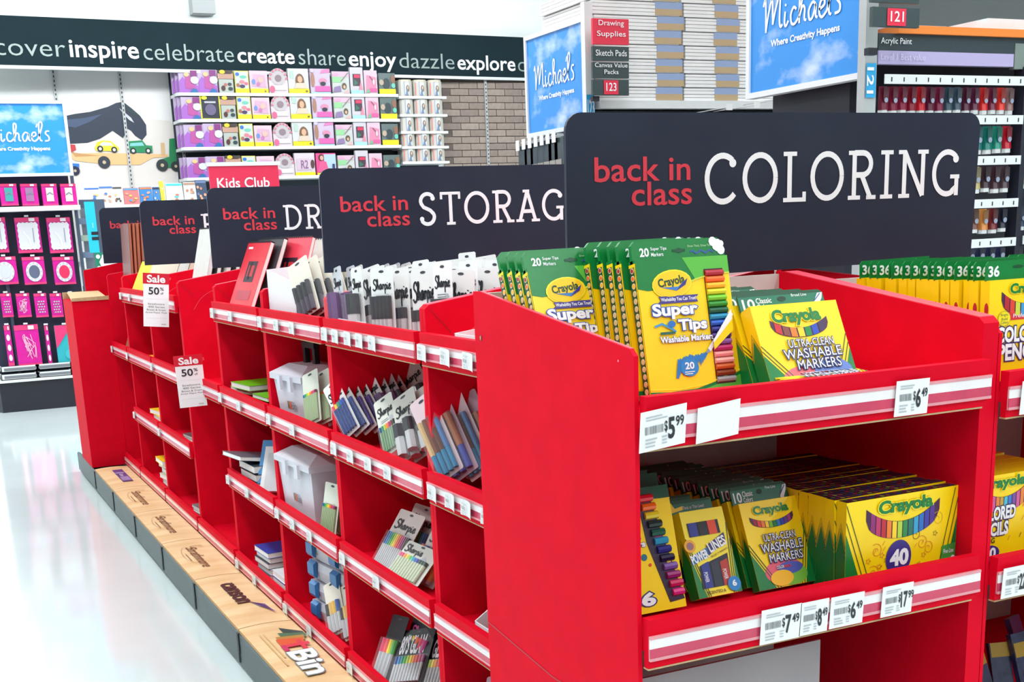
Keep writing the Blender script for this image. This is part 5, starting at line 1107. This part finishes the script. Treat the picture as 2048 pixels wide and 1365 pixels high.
def sky_sign(label, loc, rz, w, h):
    """picture faces local -y, origin at its lower left corner"""
    t = thing('store_sign', label, 'sign', loc, rz, 'blue sky store signs')
    MB().box((0, 0, 0), (w, .03, h), SKY).build('picture', t)
    f = MB(); e = .028
    for a, b in (((-e, -.012, -e), (w + e, .045, 0)), ((-e, -.012, h), (w + e, .045, h + e)), ((-e, -.012, 0), (0, .045, h)), ((w, -.012, 0), (w + e, .045, h))): f.box(a, b, FRAME)
    f.build('frame', t)
    p = MB(); g = G(p, (0, 0, 0), eps=.003)
    script_word(g, 'Michaels', w * .13, h * .45, w * .84, h * .25, WHITE, 1, .085, n=6); g.stroke([(w * .70, h * .66), (w * .715, h * .71)], .012, WHITE)
    g.text('Where Creativity Happens', w * .2, h * .315, w * .82, h * .385, WHITE, 1, .03)
    p.build('white_lettering', t)
    return t
GX = 4.2
A1 = at(1053.4, 82, 0, GX); B1 = at(1168, 46, 0, GX); A2 = at(1058.5, 268, 0, GX)
sky_sign('blue sky store sign behind the STORAGE board, left of the canvas packs', (GX, A1.y, A2.z), R90, A1.y - B1.y, A1.z - A2.z)
A3 = at(1501, 188, 0, GX); B3 = at(1722, 144, 0, GX)
sky_sign('large blue sky store sign at the top, right of the canvas packs', (GX, A3.y, (A3.z + B3.z) / 2), R90, A3.y - B3.y, A1.z - A2.z)
YP_ = 13.4
a = at(-74, 207, 1, YP_); b = at(124, 207, 1, YP_); c = at(60, 347, 1, YP_)
sky_sign('blue sky store sign at the left edge above the pink pouches', (a.x, YP_, c.z), 0, b.x - a.x, a.z - c.z)

# left gondola end with pink pouches
ge = thing('gondola_end', 'dark pegboard store fixture with white shelf at the left', 'store fixture')
xa, zt_ = PX(-60, 352, YP_ + .15); xb = PX(166, 600, YP_ + .15)[0]
MB().box((.62, YP_ + .15, .12), (xb, YP_ + .2, zt_ + .03), mat('pegboard_navy', (38, 42, 66), .6, noise=.1, scale=30)).build('pegboard', ge)
zs_ = PX(80, 413, YP_)[1]
MB().box((.6, YP_ - .1, zs_ - .045), (PX(158, 413, YP_)[0], YP_ + .15, zs_), STEEL).build('shelf', ge)
m = MB(); m.prism([(.70, YP_ - .05), (1.48, YP_ - .05), (1.55, YP_ + .2), (.62, YP_ + .2)], 0, .30, DARK, axis=2); m.build('base', ge)
MB().box((.66, YP_ - .07, .30), (1.52, YP_ + .2, .325), STEEL).build('base_lid', ge)
for u in (2, 158):
    X = PX(u, 500, YP_ + .14)[0]; MB().box((X, YP_ + .11, .12), (X + .03, YP_ + .15, zt_), C3((70, 84, 104))).build('upright', ge)
PK = mat('pouch_magenta', (214, 20, 150), .35, noise=.12, scale=20); PK2 = mat('pouch_pink', (232, 60, 120), .35, noise=.1, scale=20)
def pouch(u0, v0, u1, v1, kind, label, hang=True):
    x0, z1 = PX(u0, v0, YP_ + .02); x1, z0 = PX(u1, v1, YP_ + .02); w = x1 - x0; h = z1 - z0
    t = thing('pouch_pack', label, 'pouch', (x0, YP_ + .03, z0), 0, 'pink packs on the left fixture')
    m = MB(); m.prism([(0, 0), (w, 0), (w, h), (0, h)], 0, .03 if hang else .09, PK if kind != 'teal' else C3((40, 170, 180))); m.build('card', t)
    p = MB(); g = G(p, (0, 0, 0), eps=.003)
    g.rect(0, h * .88, w, h, PK2); g.rect(w * .58, h * .89, w * .82, h * .98, C3((236, 226, 232)), 2); g.rect(0, 0, w, h * .08, PK2)
    W_ = C3((222, 220, 224))
    if kind == 'doily':
        n = 40; g.poly([(w * .5 + w * (.42 + .015 * math.cos(i * PI)) * max(-1, min(1, 1.35 * math.cos(2 * PI * i / n))), h * .48 + h * (.38 + .012 * math.cos(i * PI)) * max(-1, min(1, 1.35 * math.sin(2 * PI * i / n)))) for i in range(n)], W_, 2)
        g.stroke([(w * .3, h * .6), (w * .5, h * .4), (w * .55, h * .2)], w * .06, WHITE, 3, True); g.rect(w * .68, h * .3, w * .72, h * .7, C3((160, 160, 176)), 3)
    elif kind in ('round', 'roundred', 'roundgrey'):
        g.ell(w * .5, h * .46, w * .38, h * .36, W_, 2, 24); g.ell(w * .5, h * .46, w * .25, h * .24, C3((226, 40, 90)) if kind == 'roundred' else C3((90, 96, 120)) if kind == 'roundgrey' else C3((200, 200, 204)), 3, 20)
        for i in range(12): a_ = PI * i / 6; g.ell(w * (.5 + .34 * math.cos(a_)), h * (.46 + .32 * math.sin(a_)), w * .05, h * .04, C3((190, 190, 196)), 4, 8)
    elif kind in ('win', 'winteal', 'winpur'):
        g.rect(w * .26, h * .2, w * .74, h * .82, C3(dict(win=(208, 202, 194), winteal=(60, 150, 150), winpur=(150, 110, 150))[kind]), 2); g.stroke([(w * .3, h * .5), (w * .5, h * .6), (w * .7, h * .5)], .01, C3((120, 130, 140)), 3)
    elif kind == 'check':
        for i in range(6):
            for j in range(5): g.ell(w * (.25 + .1 * i), h * (.22 + .11 * j), w * .035, h * .035, W_ if (i + j) % 2 else C3((70, 160, 150)), 2, 6)
    elif kind == 'swirl':
        for i in range(10): g.stroke([(w * random.uniform(.15, .8), h * random.uniform(.15, .8)) for _ in range(3)], .006, C3((236, 170, 200)), 2, True)
    elif kind == 'dots':
        for j in range(3): g.ell(w * .5, h * (.2 + .25 * j), w * .3, h * .08, W_, 2, 14)
    elif kind == 'teal': g.poly([(0, h), (w * .9, h), (0, h * .45)], PK2, 2); g.ell(w * .6, h * .3, w * .2, h * .12, C3((60, 180, 190)), 2)
    p.build('front_print', t)
    if hang:
        m = MB(); m.cyl((w / 2, -.01, h + .012), (w / 2, .12, h + .012), .004, STEEL, n=6); m.box((w / 2 - .02, -.014, h + .006), (w / 2 + .02, -.008, h + .022), STEEL); m.build('peg_hook', t)
R_ = 'magenta pack with %s, %s from left, %s row'
for i, (u0, u1, k_) in enumerate(((-2, 38, 'winteal'), (40, 79, 'winpur'), (82, 118, 'win'), (120, 156, 'win'))): pouch(u0, 368, u1, 411, k_, R_ % ('a window', NTH[i], 'the shelf'), hang=False)
for i, (u0, u1) in enumerate(((-35, 19), (28, 86), (92, 148))): pouch(u0, 436, u1, 505, 'doily', R_ % ('a white frame', NTH[i], 'the first hanging'))
for i, (u0, u1, k_) in enumerate(((-18, 38, 'round'), (43, 94, 'roundgrey'), (104, 153, 'roundred'))): pouch(u0, 515, u1, 568, k_, R_ % ('a round frame', NTH[i], 'the second hanging'))
for i, (u0, u1, k_) in enumerate(((0, 28, 'check'), (31, 64, 'swirl'), (67, 98, 'check'), (99, 128, 'check'), (130, 156, 'check'))): pouch(u0, 588, u1, 634, k_, R_ % ('small dots', NTH[i], 'the third hanging'))
for i, (u0, u1, k_) in enumerate(((7, 30, 'dots'), (27, 86, 'swirl'), (88, 106, 'dots'), (108, 158, 'teal'))): pouch(u0, 652, u1, 732, k_, ['narrow pink pack with white dots at bottom left of the left fixture', 'big magenta envelope pack in the bottom row of the left fixture', 'narrow grey dotted pack beside the big magenta envelope pack', 'turquoise envelope pack in the bottom row of the left fixture'][i])
for r_ in range(2):
    for c_ in range(3):
        x0, z0 = PX(2 + 70 * c_, 753 + 13 * r_ - 13, YP_ - .02); w = .37 if c_ < 2 else .1
        t = thing('wire_tray', 'white metal tray on the fixture base, %s row, %s from left' % (['upper', 'lower'][r_], NTH[c_]), 'tray', (x0, YP_ - .04 + .04 * (1 - r_), .327 + .075 * (1 - r_)), 0, 'white trays on the base')
        m = MB(); m.box((0, 0, 0), (w, .012, .055), STEEL); m.box((0, 0, 0), (w, .15, .006), STEEL); m.box((0, 0, 0), (.008, .15, .055), STEEL); m.box((w - .008, 0, 0), (w, .15, .055), STEEL); m.build('tray', t)
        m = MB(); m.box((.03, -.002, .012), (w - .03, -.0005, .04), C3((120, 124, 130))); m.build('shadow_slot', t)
# strip display with turquoise and dotted packs, clear clamshells
sd = thing('strip_display', 'narrow turquoise hanging strip with green dotted lower part', 'hanging strip'); YT = 12.9
p0_ = PX(168, 404, YT); p1_ = PX(204, 505, YT); p2_ = PX(183, 580, YT)
m = MB(); m.box((p0_[0], YT, p1_[1]), (p1_[0] - .02, YT + .02, p0_[1]), C3((30, 190, 214))); m.build('turquoise_card', sd)
m = MB(); g = G(m, (0, YT, 0), eps=.003); g.rect(p0_[0] + .06, p0_[1] - .25, p1_[0] - .06, p0_[1] - .2, C3((160, 226, 236))); g.rect(p0_[0] + .1, p1_[1] + .12, p1_[0] - .08, p1_[1] + .15, DARK); g.rect(p0_[0] + .1, p1_[1] + .17, p1_[0] - .08, p1_[1] + .2, DARK); m.build('card_print', sd)
m = MB(); m.box((p0_[0] + .04, YT, p2_[1] - .3), (p1_[0] + .02, YT + .02, p1_[1]), C3((20, 130, 96))); g = G(m, (0, YT, 0), eps=.003)
for i in range(13):
    for j in range(4): g.ell(p0_[0] + .07 + .055 * j + (.027 if i % 2 else 0), p1_[1] - .04 - .055 * i, .021, .021, WHITE, 1, 10)
g.ell(p0_[0] + .15, p1_[1] - .1, .07, .07, C3((226, 226, 230)), 2, 16)
m.build('dotted_card', sd)
MB().box((p0_[0] + .05, YT + .02, 0), (p0_[0] + .09, YT + .06, p0_[1] - .05), STEEL).build('post', sd); MB().box((p0_[0] - .1, YT + .0, 0), (p0_[0] + .24, YT + .3, .03), STEEL).build('foot', sd)
for i in range(6):
    x, z = PX(152 + 2.2 * i, 425 + 34 * i, 13.55); t = thing('clear_pack', 'clear clamshell pack hanging beside the turquoise strip, %s from top' % NTH[i], 'pack', (x, 13.55, z - .12), 0, 'clamshells beside the turquoise strip')
    m = MB(); m.box((0, 0, -.04), (.16, .06, .16), CLEAR); m.build('clamshell', t); m = MB(); m.box((.02, .02, .0), (.14, .04, .06), C3((150, 170, 150) if i % 2 else (90, 110, 140))); m.build('contents', t)
hk = thing('peg_rack', 'grey peg rack post behind the clear clamshell packs', 'rack'); x, z = PX(160, 420, 13.62); MB().box((x, 13.62, 0), (x + .25, 13.66, z + .1), C3((70, 84, 104))).build('post', hk)

# kids club sign
kc = thing('aisle_sign', 'red Kids Club sign on a post behind the dark headers', 'sign'); YK = 12.0
a = PX(417, 333, YK); b = PX(556, 333, YK); c = PX(430, 398, YK)
MB().box((a[0], YK, c[1] - .05), (b[0], YK + .03, a[1]), mat('sign_crimson', (222, 40, 78), .45, noise=.05, scale=10)).build('board', kc)
MB().box((a[0] - .02, YK - .01, a[1]), (b[0] + .02, YK + .04, a[1] + .035), STEEL).build('top_rail', kc)
m = MB(); g = G(m, (0, YK, 0), eps=.004); p = PX(435, 377, YK); q_ = PX(538, 354, YK); g.text('Kids Club', p[0], p[1], q_[0], q_[1], WHITE, 1, .012); m.build('lettering', kc)
xm_ = (a[0] + b[0]) / 2; MB().box((xm_ - .03, YK + .03, 0), (xm_ + .03, YK + .07, a[1] - .02), STEEL).build('post', kc); MB().box((xm_ - .25, YK - .15, 0), (xm_ + .25, YK + .25, .02), STEEL).build('foot', kc)
# exit sign hung from the ceiling
ex = thing('exit_sign', 'white exit sign with red letters hanging by the ceiling', 'sign'); YX = 13.0
a = PX(1117, 27, YX); b = PX(1153, 51, YX); MB().box((a[0], YX, b[1]), (b[0], YX + .06, a[1]), WHITEBOARD).build('housing', ex)
m = MB(); g = G(m, (0, YX, 0), eps=.004); p = PX(1126, 47, YX); q_ = PX(1150, 30, YX); g.text('EXIT', p[0], p[1], q_[0], q_[1], flat((230, 60, 80)), 1, .02); z_ = (p[1] + q_[1]) / 2; g.poly([(a[0] + .015, z_), (a[0] + .04, z_ + .02), (a[0] + .04, z_ - .02)], flat((230, 60, 80))); m.build('lettering', ex)
MB().box(((a[0] + b[0]) / 2 - .015, YX + .02, a[1]), ((a[0] + b[0]) / 2 + .015, YX + .04, 4.9), STEEL).build('stem', ex)
m = MB(); m.cyl((a[0] - .08, YX + .03, b[1] + .06), (a[0] - .08, YX - .04, b[1] + .04), .05, C3((190, 192, 192)), n=12); m.box((a[0] - .1, YX + .02, b[1] + .03), (a[0], YX + .05, b[1] + .12), C3((190, 192, 192))); m.build('lamp_head', ex)

# ---------------------------------------------------------------- right hand aisles
YA = 7.38
ga = thing('gondola', 'grey shelving run carrying the stacked canvas packs', 'store fixture')
zA = PX(1350, 202, YA)[1]
MB().box((GX + .08, YA + .05, .12), (9.6, 8.2, zA - .06), mat('gondola_dark', (44, 56, 58), .6, noise=.1, scale=10)).build('back_panel', ga)
MB().box((GX + .08, YA - .02, zA - .05), (9.6, 8.25, zA), STEEL).build('top_shelf', ga); MB().box((GX, YA - .1, 0), (9.6, 8.3, .12), DARK).build('base', ga)
MB().box((GX - .02, YA - .01, 0), (GX + .04, YA + .04, 3.0), STEEL).build('upright', ga); MB().box((GX - .02, 8.2, 0), (GX + .04, 8.25, 2.2), STEEL).build('upright', ga)
m = MB(); x, z = PX(1183, 190, YA); g = G(m, (GX - .02, YA - .012, 0), eps=.003); g.rect(-.0, z - .16, .06, z, C3((40, 160, 214)));
g.text('123', .005, z - .13, .055, z - .03, WHITE, 2, .02, rot=0); m.build('blue_number_tag', ga)
m = MB()
for i in range(3): m.box((GX + .1, YA - .25, .5 + .5 * i), (9.6, YA + .05, .53 + .5 * i), STEEL)
m.build('lower_shelf', ga)['kind'] = 'stuff'
CW = mat('canvas_white', (246, 246, 244), .6, noise=.04, scale=20)
vs = [196, 168, 139.5, 111, 82.5, 54, 25, -4]
for c_, (u0, u1, l0, l1) in enumerate(((1172, 1369, 1313, 1366), (1370, 1560, 1431, 1477))):
    xa = PX(u0, 140, YA)[0]; xb = PX(u1, 140, YA)[0]
    hz = (PX(1300, 25, YA)[1] - PX(1300, 196, YA)[1]) / 6
    for i in range(8):
        zb2 = zA + .002 + hz * i; off = [0, .012, .0, .01, -.008, .014, 0, -.02][i]
        t = thing('canvas_pack', 'shrink-wrapped white canvas pack, %s stack, %s from the bottom' % (['left', 'right'][c_], NTH[i]), 'canvas pack', (max(xa, GX + .05) + off, YA + .01, zb2), 0, 'canvas packs'); w = xb - max(xa, GX + .05) - .03
        for j in range(4): MB().box((0, .0015 * (j % 2), hz * j / 4), (w, .7, hz * (j + 1) / 4 - (.003 if j < 3 else .008)), CW).build('canvas', t)
        m = MB(); a_ = PX(l0, 140, YA)[0] - max(xa, GX + .05); b_ = PX(l1, 140, YA)[0] - max(xa, GX + .05)
        m.box((a_, -.004, hz * .48), (b_, 0, hz * .95), C3((140, 164, 206))); m.box((a_, -.004, .004), (b_, 0, hz * .48), C3((190, 160, 110))); m.build('label_band', t)['label'] = 'blue and tan label band'
        m = MB(); m.box((-.003, -.006, .001), (w + .003, -.0052, hz * .985), mat('shrink_wrap', (240, 244, 248), .08, alpha=.05, spec=1.0, noise=.02, scale=20, bump=.6)); m.build('shrink_wrap', t)
def panel_sign(nm, label, rows, yw, parent_post):
    t = thing(nm, label, 'sign')
    for (u0, u1, v0, v1, col, txt) in rows:
        a = PX(u0, v0, yw); b = PX(u1, v1, yw); m = MB(); m.box((a[0], yw, b[1]), (b[0], yw + .02, a[1] - .006), C3(col)); g = G(m, (0, yw, 0), eps=.003); w = b[0] - a[0]; h = a[1] - b[1]
        m.build('panel', t)
        m = MB(); g = G(m, (0, yw, 0), eps=.003)
        if len(txt) == 1 and txt[0].isdigit():
            cx = (a[0] + b[0]) / 2; g.rect(cx - w * .2, b[1] + .005, cx + w * .2, a[1] - .01, C3((224, 40, 72)), 1); g.text(txt[0], cx - w * .14, b[1] + h * .25, cx + w * .14, b[1] + h * .75, WHITE, 2, .01)
        else:
            for i, s_ in enumerate(txt):
                hh = h * (.62 if len(txt) == 1 else .8) / len(txt); zt2 = a[1] - h * (.3 if len(txt) == 1 else .1) - i * h * .8 / len(txt); wd2 = w * min(.9, (.1 * len(s_) if col[0] > 100 else .078 * len(s_)))
                g.text(s_, a[0] + (w - wd2) / 2, zt2 - hh * .66, a[0] + (w + wd2) / 2, zt2, WHITE, 2, .005)
        m.build('lettering', t)
    MB().box((PX(rows[0][0], 30, yw)[0], yw + .02, PX(0, rows[-1][3], yw)[1] - .01), (PX(rows[0][0], 30, yw)[0] + .05, yw + .05, PX(0, rows[-1][3], yw)[1] + .02), DARK).build('bracket', t)
GD = (50, 66, 68)
panel_sign('aisle_sign', 'aisle sign listing drawing supplies, sketch pads and number 123', [(1185, 1258, 34, 90, (222, 40, 70), ('Drawing', 'Supplies')), (1185, 1258, 90, 122, GD, ('Sketch Pads',)), (1185, 1258, 122, 157, GD, ('Canvas Value', 'Packs')), (1185, 1258, 157, 191, GD, ('123',))], 7.2, .2)
YB = 4.66
panel_sign('aisle_sign', 'dark aisle sign with number 121 above the acrylic paint', [(1746, 1838, -60, 8, GD, ('',)), (1746, 1838, 10, 56, GD, ('121',))], 4.5, .2)
# items hanging under the sky sign 1 and below the canvas shelf
for i in range(7):
    p_ = at(1036 + 12 * i, 282 - 3 * i, 0, GX - .12)
    t = thing('hanging_pouch', 'dark pouch hanging under the sky sign, %s from left' % NTH[i], 'pouch', (p_.x, p_.y, p_.z - .38), R90, 'dark pouches under the sky sign')
    MB().box((0, 0, 0), (.13, .03, .34), mat('pouch_dark', (50, 64, 66), .3, noise=.3, scale=12)).build('bag', t); m = MB(); m.box((0, -.02, .31), (.05, -.015, .38), TAGW); m.cyl((.06, -.01, .36), (.06, .12, .36), .004, STEEL, n=6); m.build('tagged_hook', t); MB().box((.02, -.004, .08), (.1, -.001, .2), C3((150, 146, 140))).build('label_patch', t)
for i, (u, v) in enumerate(((1459, 214), (1514, 210), (1570, 198), (1622, 190))):
    p_ = at(u, v, 1, 7.0); t = thing('shelf_tag', 'small white tag above the COLORING board, %s from left' % NTH[i], 'tag', tuple(p_), .1 * i, 'small white tags'); MB().box((-.025, 0, -.02), (.025, .002, .02), TAGW).build('paper', t); m = MB(); m.cyl((0, .002, 0), (0, YA + .06 - 7.0, .0), .003, STEEL, n=6); m.build('hook_wire', t)
gb = thing('gondola', 'dark shelving run holding the acrylic paint tubes', 'store fixture')
DN = mat('fixture_navy', (26, 30, 44), .55, noise=.1, scale=10)
zhead = PX(1900, 70, YB)[1]; zh0 = PX(1757, 101, YB)[1]; zh1 = PX(1757, 128, YB)[1]
MB().box((GX + .09, YB + .3, .12), (9.8, YB + .9, zh0), DN).build('back_panel', gb); MB().box((GX, YB - .05, 0), (9.8, YB + .95, .12), DARK).build('base', gb)
MB().box((GX - .01, YB, zh0), (9.8, YB + .03, PX(1757, 66, YB)[1]), C3((46, 60, 66))).build('header_panel', gb)
MB().box((GX - .01, YB - .004, zh1), (PX(2026, 120, YB)[0], YB + .03, zh0), C3((176, 166, 206))).build('lavender_strip', gb)
MB().box((PX(2028, 120, YB)[0], YB - .004, zh1 - .01), (PX(2028, 120, YB)[0] + .8, YB + .028, PX(1757, 78, YB)[1]), C3((120, 134, 128))).build('grey_panel', gb)
zo = PX(1757, 66, YB)[1]; MB().box((GX + .09, YB - .02, zo), (9.8, YB + .9, zo + .035), C3((232, 130, 50))).build('orange_top', gb)
m = MB(); g = G(m, (0, YB, 0), eps=.003); p = PX(1760, 91, YB); q_ = PX(1822, 77, YB); g.text('Acrylic Paint', p[0], p[1], q_[0], q_[1] , WHITE, 2, .005); g.text('Level 1 Best value', p[0], zh1 + .018, p[0] + .27, zh1 + .045, C3((206, 200, 226)), 3); m.build('lettering', gb)
for dy in (0, .82): MB().box((GX - .085, YB + dy + .0, 0), (GX - .015, YB + dy + .05, 3.1 if dy == 0 else 2.1), mat('upright_grey', (176, 182, 182), .4, noise=.05, scale=10)).build('upright', gb)
m = MB(); z = PX(1746, 127, YB)[1]; g = G(m, (GX - .085, YB - .004, 0), eps=.002); g.rect(.004, z - .15, .062, z, C3((40, 160, 214)), 1); g.text('121', -.03, z - .095, .085, z - .055, WHITE, 2, .02, rot=-PI / 2); m.build('blue_number_tag', gb)
SIL = mat('white_tray_box', (224, 226, 228), .4, noise=.05, scale=20)
for i, (u0, u1, v0, v1) in enumerate(((1836, 1960, 30, 62), (1915, 1958, 43, 62), (1960, 2050, 36, 66))):
    a = PX(u0, v0, YB + .1); b = PX(u1, v1, YB + .1); z0 = zo + .036; x0 = a[0] + [0, .04, 0][i]; y0 = YB + [.3, .02, .05][i]
    t = thing('white_box', 'white box on top of the acrylic paint run, %s from left' % NTH[i], 'box', (x0, y0, z0), 0, 'white boxes above the paint'); w = b[0] - x0; h = a[1] - b[1]
    MB().box((0, 0, 0), (w - .02, .25, h * .5), SIL).build('box_body', t); MB().box((0, 0, h * .5), (w - .02, .25, h * .95), SIL).build('lid', t)
TC = [(110, 24, 50), (120, 20, 50), (130, 20, 54), (130, 16, 40), (190, 24, 40), (90, 22, 50), (120, 24, 60), (50, 74, 88), (60, 80, 96), (80, 24, 50), (90, 30, 60), (214, 40, 40), (110, 30, 60), (224, 50, 40), (150, 110, 110)]
TEAL = [(20, 90, 96), (30, 110, 110), (20, 120, 110), (30, 140, 120), (190, 20, 44)]
def tube(x, z, w, h, col, label, dark=False):
    t = thing('paint_tube', label, 'paint tube', (x, YB + .03, z), 0, 'acrylic paint tubes'); c = mat('tube_%d_%d_%d' % col, col, .3, noise=.15, scale=20)
    m = MB(); r = w / 2
    P = [(-r, .0), (-r * .7, -r * .7), (0, -r * .95), (r * .7, -r * .7), (r, 0), (r * .6, r * .5), (-r * .6, r * .5)]; lo = [(a, b, -h * .84) for a, b in P]; hi = [(a, b * .2, 0) for a, b in P]; n = len(P)
    m.add(lo + hi, [(i, (i + 1) % n, n + (i + 1) % n, n + i) for i in range(n)] + [tuple(range(n - 1, -1, -1)), tuple(range(n, 2 * n))], c); m.build('tube_body', t)
    m = MB(); m.cyl((0, 0, -h), (0, 0, -h * .84), r * .86, STEEL, n=10); m.build('cap', t)
    m = MB(); g = G(m, (0, -r * .78, -h), eps=.002); g.rect(-r * .55, h * .5, r * .55, h * .96, C3(tuple(int(c_ * .5 + 30) for c_ in col))); g.ell(0, h * .5, r * .45, r * .45, C3((150, 160, 180)), 2, 10); m.build('front_print', t)
rails = [(140, 1760, 2041, TC, 15, 62), (232, 1755, 2035, [(40, 50, 60)] * 8 + TEAL, 13, 64), (312, 1765, 2030, [(60, 70, 90)] * 8 + [(120, 120, 100), (190, 176, 120), (60, 40, 50), (70, 44, 54), (80, 60, 70)], 13, 62), (397, 1770, 2022, [(60, 70, 90)] * 8 + [(110, 70, 60), (120, 76, 60), (214, 140, 70), (120, 40, 44), (30, 34, 50)], 13, 58), (475, 1775, 2015, [(40, 44, 60)] * 8 + [(40, 46, 80)] * 4, 12, 40)]
for k_, (v, u0, u1, cs, n, hp) in enumerate(rails):
    xa = PX(1760, v, YB)[0]; xb = PX(2041, 145, YB)[0] if k_ == 0 else PX(2041, 145, YB)[0] - .0; zt2 = PX(u1, v + (15 if k_ == 0 else 0), YB)[1]; hr = .042
    r_ = MB(); r_.box((xa, YB - .035, zt2 - hr), (xb, YB - .03, zt2), STEEL); ro = r_.build('label_rail', gb)
    m = MB()
    for i in range(12): x = xa + (xb - xa) * (i + .5) / 12; m.box((x, YB - .0365, zt2 - hr * .75), (x + .006, YB - .0352, zt2 - hr * .3), DARK)
    m.build('rail_marks', ro)['kind'] = 'stuff'
    for i in range(n):
        x = xa + .02 + (xb - xa - .03) * (i + .5) / n
        if k_ and i < (7 if k_ else 0): continue
        h = hp * .00205 * random.uniform(.97, 1.03)
        tube(x, zt2 - hr - .004, (xb - xa) / n * .86, h, cs[i % len(cs)], 'paint tube, %s rail, %s from the left' % (['top', 'second', 'third', 'fourth', 'fifth'][k_], NTH[i]))
MB().box((PX(2041, 145, YB)[0] + .01, YB - .02, .12), (PX(2041, 145, YB)[0] + .045, YB + .05, zh1), DN).build('divider_post', gb)
for k_ in range(5):
    xa = PX(2041, 145, YB)[0] + .05; zt2 = PX(2035, rails[k_][0] + (15 if k_ == 0 else -3), YB)[1]; MB().box((xa, YB - .035, zt2 - .042), (xa + .7, YB - .03, zt2), STEEL).build('label_rail', gb)
    for i in range(2): tube(xa + .04 + .055 * i, zt2 - .046, .05, .12, [(110, 30, 50), (60, 80, 90), (150, 140, 80), (40, 60, 90), (40, 44, 60)][k_], 'paint tube at the far right, %s rail, %s from the post' % (['top', 'second', 'third', 'fourth', 'fifth'][k_], NTH[i]))
